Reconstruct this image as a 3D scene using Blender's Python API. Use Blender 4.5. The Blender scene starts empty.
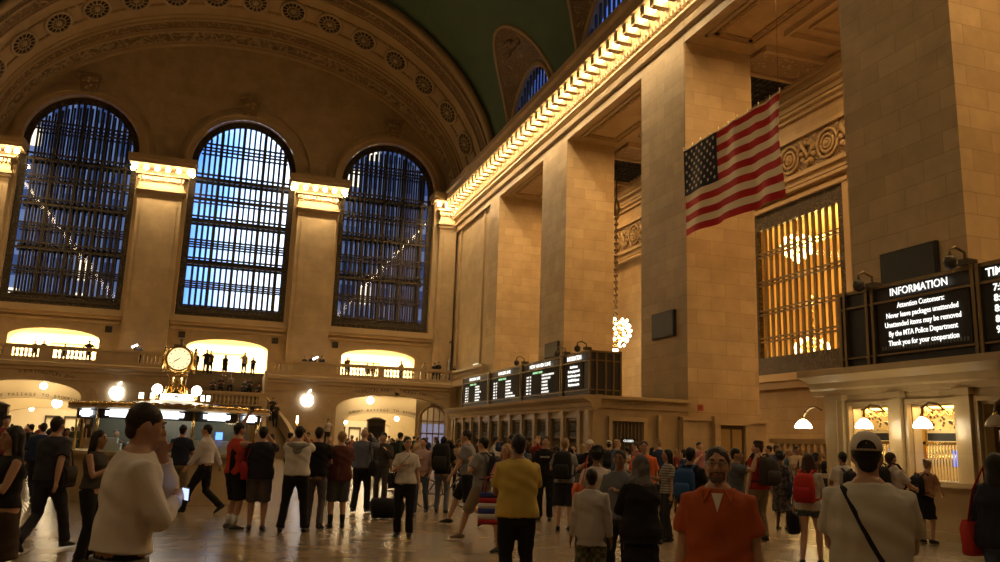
import bpy, math, random
import numpy as np
from mathutils import Vector, Matrix, noise as mnoise
random.seed(7)
PI = math.pi
sc = bpy.context.scene
COL = sc.collection
def R(d): return math.radians(d)

# ------------------------------------------------------------------ camera
YAW, PITCH, ROLL, FPX = R(18.35), R(11.1), R(1.97), 820.0
CAMZ = 1.62
_fw = Vector((math.sin(YAW)*math.cos(PITCH), math.cos(YAW)*math.cos(PITCH), math.sin(PITCH)))
_r0 = Vector((math.cos(YAW), -math.sin(YAW), 0)); _u0 = _r0.cross(_fw)
_rt = _r0*math.cos(ROLL) + _u0*math.sin(ROLL); _up = -_r0*math.sin(ROLL) + _u0*math.cos(ROLL)
cd = bpy.data.cameras.new('camera'); cam = bpy.data.objects.new('camera', cd); COL.objects.link(cam)
cd.sensor_width = 36.0; cd.lens = FPX/1000*36.0; cd.clip_end = 500; cd.clip_start = .05
m3 = Matrix((_rt, _up, -_fw)).transposed()
cam.matrix_world = Matrix.Translation((0, 0, CAMZ)) @ m3.to_4x4()
sc.camera = cam
def spot(px, Y):
    """ground X for a picture column at depth Y (used to read positions off the photo's floor plan)"""
    v = _fw + _rt*((px-500)/FPX) - _up*((440-281)/FPX)
    return v.x*Y/v.y

# ------------------------------------------------------------------ mesh builder
class MB:
    def __init__(s): s.v = []; s.f = []; s.sm = []
    def add(s, vs, fs, smooth=False):
        n = len(s.v); s.v.extend([tuple(p) for p in vs]); s.f.extend([tuple(i+n for i in f) for f in fs]); s.sm.extend([smooth]*len(fs)); return s
    def quad(s, a, b, c, d): return s.add([a, b, c, d], [(0, 1, 2, 3)])
    def box(s, x0, x1, y0, y1, z0, z1):
        return s.add([(x0,y0,z0),(x1,y0,z0),(x1,y1,z0),(x0,y1,z0),(x0,y0,z1),(x1,y0,z1),(x1,y1,z1),(x0,y1,z1)],
                     [(0,3,2,1),(4,5,6,7),(0,1,5,4),(1,2,6,5),(2,3,7,6),(3,0,4,7)])
    def tube(s, pts, r, n=8, smooth=True, cap=True, flat=1.0, ref=None):
        """pts: polyline; r: float or list; flat squashes the second axis"""
        pts = [Vector(p) for p in pts]; k = len(pts)
        rr = r if isinstance(r, (list, tuple)) else [r]*k
        vs = []; prev = None
        for i, p in enumerate(pts):
            t = (pts[min(i+1, k-1)] - pts[max(i-1, 0)]).normalized()
            if prev is None:
                a = Vector(ref) if ref else (Vector((0, 0, 1)) if abs(t.z) < .9 else Vector((1, 0, 0)))
            else: a = prev
            a = (a - t*a.dot(t)).normalized(); b = t.cross(a); prev = a
            ra = rr[i]; ra, rb = (ra if isinstance(ra, (list, tuple)) else (ra, ra*flat))
            for j in range(n):
                an = 2*PI*j/n; vs.append(p + a*(ra*math.cos(an)) + b*(rb*math.sin(an)))
        fs = [(i*n+j, i*n+(j+1) % n, (i+1)*n+(j+1) % n, (i+1)*n+j) for i in range(k-1) for j in range(n)]
        if cap: fs += [tuple(range(n))[::-1], tuple((k-1)*n+j for j in range(n))]
        return s.add(vs, fs, smooth)
    def rings(s, rs, n=16, smooth=True, cap=True):
        """rs: list of (cx,cy,z,rx,ry[,pow]) horizontal rings"""
        vs = []
        for q in rs:
            cx, cy, z, rx, ry = q[:5]; pw = q[5] if len(q) > 5 else 1
            for j in range(n):
                an = 2*PI*j/n; c, d = math.cos(an), math.sin(an)
                c = math.copysign(abs(c)**pw, c); d = math.copysign(abs(d)**pw, d)
                vs.append((cx+rx*c, cy+ry*d, z))
        k = len(rs)
        fs = [(i*n+j, i*n+(j+1) % n, (i+1)*n+(j+1) % n, (i+1)*n+j) for i in range(k-1) for j in range(n)]
        if cap: fs += [tuple(range(n))[::-1], tuple((k-1)*n+j for j in range(n))]
        return s.add(vs, fs, smooth)
    def rev(s, prof, c=(0, 0, 0), n=16, smooth=True):
        return s.rings([(c[0], c[1], c[2]+z, r, r) for r, z in prof], n, smooth)
    def ball(s, c, r, n=10, m=6, sc3=(1, 1, 1)):
        rs = []
        for i in range(m+1):
            a = -PI/2 + PI*i/m; rs.append((c[0], c[1], c[2]+r*sc3[2]*math.sin(a), max(r*sc3[0]*math.cos(a), 1e-4), max(r*sc3[1]*math.cos(a), 1e-4)))
        return s.rings(rs, n)
    def prism(s, poly, axis, a, b):
        """poly: 2D points; axis 'y' -> poly is (x,z) extruded in y from a to b; 'x' -> (y,z); 'z' -> (x,y)"""
        f = {'y': lambda p, t: (p[0], t, p[1]), 'x': lambda p, t: (t, p[0], p[1]), 'z': lambda p, t: (p[0], p[1], t)}[axis]
        n = len(poly); vs = [f(p, a) for p in poly] + [f(p, b) for p in poly]
        return s.add(vs, [(i, (i+1) % n, n+(i+1) % n, n+i) for i in range(n)] + [tuple(range(n))[::-1], tuple(range(n, 2*n))])
    def xf(s, M):
        s.v = [tuple(M @ Vector(p)) for p in s.v]; return s
    def join(s, o, M=None):
        vs = o.v if M is None else [tuple(M @ Vector(p)) for p in o.v]
        n = len(s.v); s.v.extend(vs); s.f.extend([tuple(i+n for i in f) for f in o.f]); s.sm.extend(o.sm); return s
    def build(s, name, mat, parent=None, loc=None, rot=None, kind=None, fix=True):
        me = bpy.data.meshes.new(name); me.from_pydata(s.v, [], s.f)
        if fix:
            import bmesh
            bm = bmesh.new(); bm.from_mesh(me); bmesh.ops.recalc_face_normals(bm, faces=bm.faces); bm.to_mesh(me); bm.free()
        me.polygons.foreach_set('use_smooth', s.sm)
        boxuv(me)
        me.materials.append(mat)
        o = bpy.data.objects.new(name, me); COL.objects.link(o)
        if parent: o.parent = parent
        if loc: o.location = loc
        if rot: o.rotation_euler = rot
        if kind: o['kind'] = kind
        return o
def boxuv(me):
    nl = len(me.loops)
    if not nl: return
    uv = me.uv_layers.new(name='UVMap')
    li = np.empty(nl, 'i'); me.loops.foreach_get('vertex_index', li)
    co = np.empty(len(me.vertices)*3, 'f'); me.vertices.foreach_get('co', co); co = co.reshape(-1, 3)
    nf = len(me.polygons); nn = np.empty(nf*3, 'f'); me.polygons.foreach_get('normal', nn); nn = np.abs(nn.reshape(-1, 3))
    tot = np.empty(nf, 'i'); me.polygons.foreach_get('loop_total', tot)
    ax = np.repeat(np.argmax(nn + np.array([0, 1e-3, 2e-3]), 1), tot); p = co[li]
    U = np.where(ax == 0, p[:, 1], p[:, 0]); V = np.where(ax == 2, p[:, 1], p[:, 2])
    uv.data.foreach_set('uv', np.stack([U, V], 1).astype('f').ravel())
def empty(name, loc=(0, 0, 0), rz=0):
    o = bpy.data.objects.new(name, None); COL.objects.link(o); o.location = loc; o.rotation_euler = (0, 0, rz); o.empty_display_size = .2; return o
def tag(o, label=None, cat=None, group=None, kind=None):
    if label: o['label'] = label
    if cat: o['category'] = cat
    if group: o['group'] = group
    if kind: o['kind'] = kind
    return o
def thing(name, label, cat, loc=(0, 0, 0), rz=0, group=None): return tag(empty(name, loc, rz), label, cat, group)
_kids = {}
def dup(root, loc=None, rz=None, label=None, group=None):
    r = root.copy(); COL.objects.link(r)
    if loc is not None: r.location = loc
    if rz is not None: r.rotation_euler = (0, 0, rz)
    if label: r['label'] = label
    if group: r['group'] = group
    def rec(a, b):
        for ch in list(a.children):
            c = ch.copy(); COL.objects.link(c); c.parent = b; rec(ch, c)
    rec(root, r)
    return r

# ------------------------------------------------------------------ materials
def mat(name, col, rough=.6, metal=0, emit=None, estr=0, spec=.5, bump=None, noise=None, alpha=None, coat=0):
    m = bpy.data.materials.new(name); m.use_nodes = True; nt = m.node_tree; b = nt.nodes['Principled BSDF']
    b.inputs['Base Color'].default_value = (*col, 1); b.inputs['Roughness'].default_value = rough; b.inputs['Metallic'].default_value = metal
    b.inputs['Specular IOR Level'].default_value = spec; b.inputs['Coat Weight'].default_value = coat
    if emit: b.inputs['Emission Color'].default_value = (*emit, 1); b.inputs['Emission Strength'].default_value = estr
    if noise or bump:
        tc = nt.nodes.new('ShaderNodeTexCoord')
    if noise:  # (scale, amount, colour2)
        n = nt.nodes.new('ShaderNodeTexNoise'); n.inputs['Scale'].default_value = noise[0]; n.inputs['Detail'].default_value = 5
        nt.links.new(tc.outputs['Object'], n.inputs['Vector'])
        rp = nt.nodes.new('ShaderNodeMapRange'); rp.inputs['From Min'].default_value = .35; rp.inputs['From Max'].default_value = .65
        nt.links.new(n.outputs['Fac'], rp.inputs['Value'])
        mx = nt.nodes.new('ShaderNodeMix'); mx.data_type = 'RGBA'; mx.inputs[6].default_value = (*col, 1); mx.inputs[7].default_value = (*noise[1], 1)
        nt.links.new(rp.outputs[0], mx.inputs[0]); nt.links.new(mx.outputs[2], b.inputs['Base Color'])
    if bump:  # (scale, strength, distance)
        n = nt.nodes.new('ShaderNodeTexNoise'); n.inputs['Scale'].default_value = bump[0]; n.inputs['Detail'].default_value = 4
        nt.links.new(tc.outputs['Object'], n.inputs['Vector'])
        bp = nt.nodes.new('ShaderNodeBump'); bp.inputs['Strength'].default_value = bump[1]; bp.inputs['Distance'].default_value = bump[2] if len(bump) > 2 else .05
        nt.links.new(n.outputs['Fac'], bp.inputs['Height']); nt.links.new(bp.outputs[0], b.inputs['Normal'])
    return m
def stone(name, c1, c2, mort, bw=1.5, bh=.72, ms=.012, rough=.55, spec=.3, bs=.35, vein=None):
    m = bpy.data.materials.new(name); m.use_nodes = True; nt = m.node_tree; b = nt.nodes['Principled BSDF']
    tc = nt.nodes.new('ShaderNodeTexCoord'); br = nt.nodes.new('ShaderNodeTexBrick')
    nt.links.new(tc.outputs['UV'], br.inputs['Vector'])
    br.inputs['Color1'].default_value = (*c1, 1); br.inputs['Color2'].default_value = (*c2, 1); br.inputs['Mortar'].default_value = (*mort, 1)
    br.inputs['Scale'].default_value = 1; br.inputs['Brick Width'].default_value = bw; br.inputs['Row Height'].default_value = bh
    br.inputs['Mortar Size'].default_value = ms; br.inputs['Mortar Smooth'].default_value = .3
    n = nt.nodes.new('ShaderNodeTexNoise'); n.inputs['Scale'].default_value = .9; n.inputs['Detail'].default_value = 6; n.inputs['Roughness'].default_value = .65
    nt.links.new(tc.outputs['Object'], n.inputs['Vector'])
    rp = nt.nodes.new('ShaderNodeMapRange'); rp.inputs['From Min'].default_value = .3; rp.inputs['From Max'].default_value = .7; rp.inputs['To Min'].default_value = .82; rp.inputs['To Max'].default_value = 1.12
    nt.links.new(n.outputs['Fac'], rp.inputs['Value'])
    mx = nt.nodes.new('ShaderNodeMix'); mx.data_type = 'RGBA'; mx.blend_type = 'MULTIPLY'; mx.inputs[0].default_value = 1
    nt.links.new(br.outputs['Color'], mx.inputs[6]); nt.links.new(rp.outputs[0], mx.inputs[7]); nt.links.new(mx.outputs[2], b.inputs['Base Color'])
    b.inputs['Roughness'].default_value = rough; b.inputs['Specular IOR Level'].default_value = spec
    bp = nt.nodes.new('ShaderNodeBump'); bp.inputs['Strength'].default_value = bs; bp.inputs['Distance'].default_value = .02; bp.invert = True
    nt.links.new(br.outputs['Fac'], bp.inputs['Height']); nt.links.new(bp.outputs[0], b.inputs['Normal'])
    return m
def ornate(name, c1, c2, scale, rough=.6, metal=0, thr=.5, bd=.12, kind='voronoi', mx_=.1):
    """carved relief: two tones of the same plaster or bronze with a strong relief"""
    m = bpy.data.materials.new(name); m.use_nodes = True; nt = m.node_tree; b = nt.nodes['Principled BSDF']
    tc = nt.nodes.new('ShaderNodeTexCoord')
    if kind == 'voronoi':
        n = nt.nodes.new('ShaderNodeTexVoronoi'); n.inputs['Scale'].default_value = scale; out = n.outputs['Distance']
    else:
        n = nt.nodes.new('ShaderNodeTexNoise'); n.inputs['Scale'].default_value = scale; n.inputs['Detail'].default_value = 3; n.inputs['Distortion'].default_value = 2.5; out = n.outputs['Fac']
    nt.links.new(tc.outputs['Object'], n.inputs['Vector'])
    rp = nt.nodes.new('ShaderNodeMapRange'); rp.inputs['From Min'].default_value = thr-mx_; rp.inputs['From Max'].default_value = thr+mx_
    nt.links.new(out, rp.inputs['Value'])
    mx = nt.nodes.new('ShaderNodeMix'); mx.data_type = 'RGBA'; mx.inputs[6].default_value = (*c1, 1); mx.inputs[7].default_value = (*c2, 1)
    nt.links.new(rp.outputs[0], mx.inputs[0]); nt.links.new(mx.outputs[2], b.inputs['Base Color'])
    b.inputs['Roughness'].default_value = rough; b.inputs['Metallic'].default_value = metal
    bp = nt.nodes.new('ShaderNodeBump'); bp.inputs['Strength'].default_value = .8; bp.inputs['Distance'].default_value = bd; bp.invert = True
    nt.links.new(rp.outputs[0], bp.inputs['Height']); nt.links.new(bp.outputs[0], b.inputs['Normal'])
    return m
def emis(name, col, s):
    m = bpy.data.materials.new(name); m.use_nodes = True; nt = m.node_tree; nt.nodes.clear()
    e = nt.nodes.new('ShaderNodeEmission'); o = nt.nodes.new('ShaderNodeOutputMaterial'); e.inputs[0].default_value = (*col, 1); e.inputs[1].default_value = s
    nt.links.new(e.outputs[0], o.inputs[0]); return m
def glass(name, tint, trans=.8, rough=.05):
    m = bpy.data.materials.new(name); m.use_nodes = True; nt = m.node_tree; nt.nodes.clear()
    t = nt.nodes.new('ShaderNodeBsdfTransparent'); t.inputs[0].default_value = (*tint, 1); g = nt.nodes.new('ShaderNodeBsdfGlossy'); g.inputs['Roughness'].default_value = rough
    mx = nt.nodes.new('ShaderNodeMixShader'); mx.inputs[0].default_value = 1-trans; o = nt.nodes.new('ShaderNodeOutputMaterial')
    nt.links.new(t.outputs[0], mx.inputs[1]); nt.links.new(g.outputs[0], mx.inputs[2]); nt.links.new(mx.outputs[0], o.inputs[0]); return m

ST  = stone('caen_stone', (.46,.335,.18), (.375,.265,.135), (.30,.205,.10), 1.45, .62, .014)
STW = stone('smooth_stone', (.45,.33,.185), (.41,.30,.165), (.32,.22,.12), 2.2, 1.0, .006, bs=.15)
PLAIN = mat('plain_stone', (.43,.315,.17), .6, noise=(.8, (.39,.28,.145)), bump=(3, .2, .02))
MARB = stone('booth_marble', (.43,.32,.17), (.39,.29,.155), (.33,.24,.12), 2.6, 1.7, .004, rough=.28, spec=.5, bs=.05)
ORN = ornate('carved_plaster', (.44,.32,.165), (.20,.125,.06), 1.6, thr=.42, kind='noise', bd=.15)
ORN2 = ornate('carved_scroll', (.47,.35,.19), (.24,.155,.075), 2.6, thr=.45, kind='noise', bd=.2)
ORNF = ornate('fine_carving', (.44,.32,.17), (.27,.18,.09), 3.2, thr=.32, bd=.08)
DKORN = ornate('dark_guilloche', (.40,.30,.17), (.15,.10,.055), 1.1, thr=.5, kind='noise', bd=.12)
GREEN = mat('green_ceiling_paint', (.085,.145,.085), .75, noise=(.35, (.07,.125,.075)))
BRZ = mat('dark_bronze', (.075,.06,.04), .45, .6)
BRZO = ornate('bronze_scrollwork', (.13,.09,.04), (.035,.025,.013), 4.0, rough=.55, metal=.3, thr=.4, kind='noise', bd=.05)
BRZL = mat('worn_bronze', (.19,.135,.065), .4, .75)
BRASS = mat('polished_brass', (.83,.58,.22), .18, 1.0)
BLACK = mat('black_enamel', (.012,.011,.010), .5)
DARK = mat('dark_void_panel', (.022,.018,.014), .8)
FLOOR = None
BULB = emis('bare_bulb_glow', (1, .72, .38), 42)
GLOBE = emis('lamp_globe_glow', (1, .86, .60), 22)
SHADE = emis('opal_glass_shade', (1, .82, .52), 16)
WSIGN = emis('lit_white_sign', (.92, .95, 1), 5.5)
TXT = emis('lit_letters', (1, .97, .9), 1.5)
TXTD = emis('dim_letters', (1, .95, .85), 1.25)
TXTG = emis('green_lit_letters', (.55, 1, .5), .9)
APPLE = emis('white_backlit_sign', (.96, .97, 1), 9)
GLS = glass('window_pane_glass', (.80,.86,.95), .955)
GLSD = glass('dark_window_glass', (.34,.40,.55), .88)
CLEAR = glass('clear_pane', (.95,.95,.93), .93)

# ------------------------------------------------------------------ geometry helpers
def hole(uc, hw, zb, zs, rise): return dict(uc=uc, hw=hw, zb=zb, zs=zs, rise=rise)
def htop(h, u):
    t = (u-h['uc'])/h['hw']; return h['zs'] + h['rise']*math.sqrt(max(0, 1-t*t))
def holed(mb, u0, u1, z0, ztop, holes, mp, depth, n=22):
    us = {u0, u1}
    for h in holes:
        for i in range(n+1): us.add(h['uc'] - h['hw']*math.cos(PI*i/n))
    if callable(ztop):
        for i in range(41): us.add(u0+(u1-u0)*i/40)
        zt = ztop
    else: zt = lambda u: ztop
    us = sorted(u for u in us if u0-1e-6 <= u <= u1+1e-6)
    for a, b in zip(us, us[1:]):
        if b-a < 1e-5: continue
        mid = (a+b)/2; hs = sorted([h for h in holes if abs(mid-h['uc']) < h['hw']], key=lambda h: h['zb'])
        za = zb = z0
        for h in hs:
            if h['zb'] > za+1e-4 or h['zb'] > zb+1e-4: mb.quad(mp(a, za, 0), mp(b, zb, 0), mp(b, h['zb'], 0), mp(a, h['zb'], 0))
            za, zb = htop(h, a), htop(h, b)
        mb.quad(mp(a, za, 0), mp(b, zb, 0), mp(b, max(zt(b), zb), 0), mp(a, max(zt(a), za), 0))
    for h in holes:
        ol = outline(h, n)
        for (p, q) in zip(ol, ol[1:]+ol[:1]):
            mb.quad(mp(p[0], p[1], 0), mp(q[0], q[1], 0), mp(q[0], q[1], depth), mp(p[0], p[1], depth))
    return mb
def outline(h, n=22, grow=0, bottom=True):
    pts = [(h['uc'] - (h['hw']+grow)*math.cos(PI*i/n), h['zs'] + (h['rise']+grow)*math.sin(PI*i/n)) for i in range(n+1)]
    return [(h['uc']-h['hw']-grow, h['zb']-(grow if bottom else 0))] + pts + [(h['uc']+h['hw']+grow, h['zb']-(grow if bottom else 0))]
def band(mb, inner, outer, mp, d0, d1, closed=True):
    """a raised flat band between two outlines, from depth d0 to d1"""
    k = len(inner); rng = range(k if closed else k-1)
    for i in rng:
        j = (i+1) % k; a, b, c, d = inner[i], inner[j], outer[j], outer[i]
        mb.quad(mp(*a, d1), mp(*b, d1), mp(*c, d1), mp(*d, d1))
        mb.quad(mp(*a, d0), mp(*b, d0), mp(*b, d1), mp(*a, d1)); mb.quad(mp(*c, d0), mp(*d, d0), mp(*d, d1), mp(*c, d1))
        mb.quad(mp(*a, d0), mp(*b, d0), mp(*c, d0), mp(*d, d0))
    return mb
def text(name, s, size, mt, loc, rot, parent=None, align='CENTER', ext=.004, font=None, sx=1.0, bold=0.0):
    cu = bpy.data.curves.new(name, 'FONT'); cu.body = s; cu.size = size; cu.align_x = align; cu.align_y = 'CENTER'; cu.extrude = ext; cu.offset = bold; cu.resolution_u = 3
    o = bpy.data.objects.new(name, cu); me = bpy.data.meshes.new_from_object(o); bpy.data.objects.remove(o)
    me.materials.clear(); me.materials.append(mt)
    o = bpy.data.objects.new(name, me); COL.objects.link(o); o.location = loc; o.rotation_euler = rot; o.scale = (sx, 1, 1)
    if parent: o.parent = parent
    return o
ROT_W = (PI/2, 0, -PI/2)      # faces -X, read from the hall looking at the south wall
ROT_E = (PI/2, 0, 0)          # faces -Y, read looking at the east wall

XS, YE, YB = 18.4, 69.0, 66.0

# ================================================================== FLOOR
fm = bpy.data.materials.new('concourse_marble'); fm.use_nodes = True; nt = fm.node_tree; b = nt.nodes['Principled BSDF']
tc = nt.nodes.new('ShaderNodeTexCoord'); br = nt.nodes.new('ShaderNodeTexBrick'); nt.links.new(tc.outputs['UV'], br.inputs['Vector'])
br.offset = 0; br.inputs['Scale'].default_value = 1; br.inputs['Brick Width'].default_value = 1.1; br.inputs['Row Height'].default_value = 1.1; br.inputs['Mortar Size'].default_value = .012
br.inputs['Color1'].default_value = (.29,.215,.13,1); br.inputs['Color2'].default_value = (.25,.185,.11,1); br.inputs['Mortar'].default_value = (.15,.115,.08,1)
n = nt.nodes.new('ShaderNodeTexNoise'); n.inputs['Scale'].default_value = 1.6; n.inputs['Detail'].default_value = 7; nt.links.new(tc.outputs['Object'], n.inputs['Vector'])
rp = nt.nodes.new('ShaderNodeMapRange'); rp.inputs['From Min'].default_value = .3; rp.inputs['From Max'].default_value = .7; rp.inputs['To Min'].default_value = .72; rp.inputs['To Max'].default_value = 1.15; nt.links.new(n.outputs['Fac'], rp.inputs['Value'])
mx = nt.nodes.new('ShaderNodeMix'); mx.data_type = 'RGBA'; mx.blend_type = 'MULTIPLY'; mx.inputs[0].default_value = 1
nt.links.new(br.outputs['Color'], mx.inputs[6]); nt.links.new(rp.outputs[0], mx.inputs[7]); nt.links.new(mx.outputs[2], b.inputs['Base Color'])
rr = nt.nodes.new('ShaderNodeMapRange'); rr.inputs['To Min'].default_value = .23; rr.inputs['To Max'].default_value = .28; nt.links.new(n.outputs['Fac'], rr.inputs['Value']); nt.links.new(rr.outputs[0], b.inputs['Roughness'])
MB().box(-19, 34, -16, 95, -.4, 0).build('floor', fm, kind='structure')

# ================================================================== EAST WALL
mpE = lambda u, z, d: (u, YE+d, z)
WINS = [hole(-12.25, 4.2, 10.65, 23.35, 4.25), hole(.1, 4.2, 10.65, 23.3, 4.2), hole(12.3, 4.15, 10.65, 23.15, 4.15)]
UPD = [hole(-12.3, 3.1, 6.2, 8.2, .7), hole(.15, 3.1, 4.6, 8.2, .7), hole(12.3, 3.1, 6.2, 8.2, .7)]
ztymp = lambda x: 22 + 12.3*math.sqrt(max(0, 1-(x/18.6)**2)) if abs(x) < 18.6 else 22
mb = MB(); holed(mb, -19, 19, 0, lambda u: max(22.0, ztymp(u)), WINS+UPD+[hole(-13.2, 3.7, 0, 3.4, 1.0), hole(13.2, 4.6, 0, 3.4, 1.2)], mpE, 1.3)
wall_e = mb.build('wall_east', STW, kind='structure', fix=False)
t = empty('trim_window_surrounds'); t.name = 'trim_1'; t['kind'] = 'structure'
for h in WINS:
    mb = MB()
    band(mb, outline(h, 24, .02), outline(h, 24, .55), mpE, 0, -.16)
    band(mb, outline(h, 24, .40), outline(h, 24, .70), mpE, -.14, -.26)
    band(mb, outline(h, 24, 1.15)[1:-1], outline(h, 24, 1.3)[1:-1], mpE, 0, -.12, False)
    mb.build('archivolt', PLAIN, t)
    mb = MB(); mb.prism([(h['uc']-.55, 27.8), (h['uc']+.55, 27.8), (h['uc']+.75, 29.1), (h['uc']-.75, 29.1)], 'y', YE-.55, YE)
    mb.box(h['uc']-.85, h['uc']+.85, YE-.75, YE, 29.1, 29.35)
    mb.tube([(h['uc']-.5, YE-.6, 28.9), (h['uc']+.5, YE-.6, 28.9)], .22, 10); mb.build('keystone', ORNF, t)
    mb = MB(); mb.box(h['uc']-4.5, h['uc']+4.5, YE-.5, YE, 10.1, 10.45); mb.box(h['uc']-4.4, h['uc']+4.4, YE-.35, YE, 9.85, 10.1); mb.box(h['uc']-4.3, h['uc']+4.3, YE-.15, YE, 9.5, 9.7); mb.build('window_sill', PLAIN, t)
for h in UPD:
    mb = MB(); band(mb, outline(h, 20, .0, False)[1:-1], outline(h, 20, .28, False)[1:-1], mpE, 0, -.1, False); mb.build('door_head_moulding', PLAIN, t)
# small square speaker grilles on the stone either side of each door head
for x in (-8.65, -3.37, 3.75, 8.6):
    g = thing('wall_speaker', {-8.65: 'small dark square speaker grille on wall, leftmost on the window level', -3.37: 'small dark square speaker grille on wall just above the clock', 3.75: 'small dark square speaker grille on wall right of middle balcony doorway', 8.6: 'small dark square speaker grille on wall left of right balcony doorway'}[x], 'speaker', (x, YE, 8.85))
    MB().box(-.24, .24, -.1, 0, 0, .48).build('housing', BLACK, g)
    q = MB()
    for i in range(6): q.box(-.2, .2, -.115, -.1, .05+i*.07, .08+i*.07)
    q.build('grille', BRZ, g)

# pilasters with lit capitals
def capital(x0, x1, name, first):
    mb = MB(); y1 = YE; y0 = YE-.75
    mb.box(x0, x1, y0, y1, 6.3, 20.0)
    mb.build('shaft', STW, first)
    q = MB(); q.box(x0+.35, x1-.35, y0-.05, y0, 7.2, 19.4); q.build('panel', STW, first)
    q = MB(); q.box(x0-.1, x1+.1, y0-.12, y1, 20.0, 20.2); q.box(x0-.2, x1+.2, y0-.25, y1, 20.25, 20.45); q.box(x0-.05, x1+.05, y0-.06, y1, 20.2, 20.25); q.box(x0-.05, x1+.05, y0-.06, y1, 20.45, 20.6); q.build('capital_moulding', PLAIN, first)
    q = MB(); q.box(x0, x1, y0-.02, y1, 20.6, 21.5); q.build('frieze', PLAIN, first)
    q = MB()
    k = max(3, int((x1-x0+.5)/.28))
    for i in range(k): q.box(x0-.1+i*(x1-x0+.2)/k, x0-.1+(i+.55)*(x1-x0+.2)/k, y0-.22, y0, 21.1, 21.4)
    q.build('dentils', PLAIN, first)
    q = MB(); q.box(x0-.3, x1+.3, y0-.3, y1, 21.5, 21.65); q.box(x0-.75, x1+.75, y0-.95, y1, 22.2, 22.5); q.box(x0-.9, x1+.9, y0-1.1, y1, 22.5, 22.9); q.build('cornice', PLAIN, first)
lamps = []
PIL = [(-7.7, -4.4), (4.65, 7.9)]
for i, (a, c) in enumerate(PIL):
    r = empty('trim_%d' % (2+i)); r['kind'] = 'structure'; capital(a, c, '', r)
    for k in range(6): lamps.append((a-.35+(c-a+.7)*k/5, YE-1.35, 21.93, 0))
    for xx in (a-.55, c+.55):
        lamps.append((xx, YE-.75, 21.93, 0))
r = empty('trim_4'); r['kind'] = 'structure'; capital(16.9, 18.4, '', r)
for xx in (16.6, 17.35): lamps.append((xx, YE-1.35, 21.93, 0))
r = empty('trim_5'); r['kind'] = 'structure'; capital(-18.4, -16.7, '', r)
for xx in (-17.6, -16.9, -16.3): lamps.append((xx, YE-1.35, 21.93, 0))

# windows: bronze lattice in two layers, glass between
ROWS_THICK = (22.3, 18.7, 15.2, 11.3); ROWS_THIN = (25.2, 24.6, 20.75, 20.35, 16.95, 16.55, 13.5, 13.15)
def concourse_window(h, name, pane):
    w = empty(name); w['kind'] = 'structure'
    mp = lambda u, z, d: (u, YE+.45+d, z); hw = h['hw']; uc = h['uc']
    zt = lambda u, g=0: htop(h, u) if abs(u-uc) < hw else h['zs']
    m = MB(); inn = outline(h, 24, -.5, True); inn[0] = (uc-hw+.5, h['zb']+.75); inn[-1] = (uc+hw-.5, h['zb']+.75)
    band(m, inn, outline(h, 24, 0, True), mp, 0, .22); m.build('ornate_border', BRZO, w)
    m = MB(); nb = 17
    for layer in (0, 1.0):
        for k in range(1, nb):
            u = uc-hw+.5 + (2*hw-1)*k/nb; top = zt(u)-.45; wd = .075 if k % 4 else .12
            m.box(u-wd, u+wd, YE+.5+layer, YE+.62+layer, h['zb']+.6, top)
            if layer == 0:
                m.box(u-.018, u+.018, YE+.44, YE+.5, h['zb']+.6, top)
    m.build('mullions', BRZ, w)
    m = MB()
    def chord(z):
        if z <= h['zs']: return hw-.45
        return max(.3, math.sqrt(max(0, hw*hw-(z-h['zs'])**2))-.45)
    for z in ROWS_THICK:
        c = chord(z); m.box(uc-c, uc+c, YE+.42, YE+.64, z-.30, z-.18); m.box(uc-c, uc+c, YE+.42, YE+.64, z+.18, z+.30); m.box(uc-c, uc+c, YE+.50, YE+1.4, z-.18, z-.10); m.box(uc-c, uc+c, YE+1.5, YE+1.6, z-.3, z+.3)
    for z in ROWS_THIN:
        c = chord(z); m.box(uc-c, uc+c, YE+.44, YE+.62, z-.06, z+.06)
        m.box(uc-c, uc+c, YE+1.46, YE+1.6, z-.06, z+.06)
    m.build('transoms', BRZ, w)
    m = MB(); ol = [(u, z) for u, z in outline(h, 24, -.1, False)]
    m.add([mp(u, z, .16) for u, z in ol], [tuple(range(len(ol)))]); m.build('glass_pane', pane, w, fix=False)
    return w
concourse_window(WINS[0], 'window_1', GLS); concourse_window(WINS[1], 'window_2', GLS); concourse_window(WINS[2], 'window_3', GLS)

# buildings across the street, seen dim through the two outer windows
def fac_mat(name, base, lit, sc_):
    m = bpy.data.materials.new(name); m.use_nodes = True; nt = m.node_tree; b = nt.nodes['Principled BSDF']
    b.inputs['Base Color'].default_value = (*base, 1); b.inputs['Roughness'].default_value = .4; return m
FAC = mat('distant_facade', (.50,.50,.48), .6); FGL = mat('distant_window_glass', (.10,.12,.16), .1, spec=1)
LITW = emis('distant_lit_window', (1, .82, .55), 2.2)
def building(x0, x1, y0, h, label):
    y0 = 97
    g = thing('office_building', label, 'building', ((x0+x1)/2, y0, 0)); w = x1-x0
    MB().box(-w/2, w/2, 0, 12, -2, h).build('facade', FAC, g)
    m = MB(); nx = int(w/2.2); l = 0
    mm = MB()
    for i in range(nx):
        for k in range(int((h-12)/3.6)):
            a = -w/2+.4+i*2.2; z = 10+k*3.6; (mm if random.random() < .12 else m).box(a, a+1.4, -.08, .02, z, z+2.2)
    m.build('windows', FGL, g); mm.build('lit_windows', LITW, g)
building(-34, -5.6, 92, 50, 'dim grey office tower seen through the left arched window')
building(7.4, 36, 92, 50, 'dim grey office tower seen through the right arched window')

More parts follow.
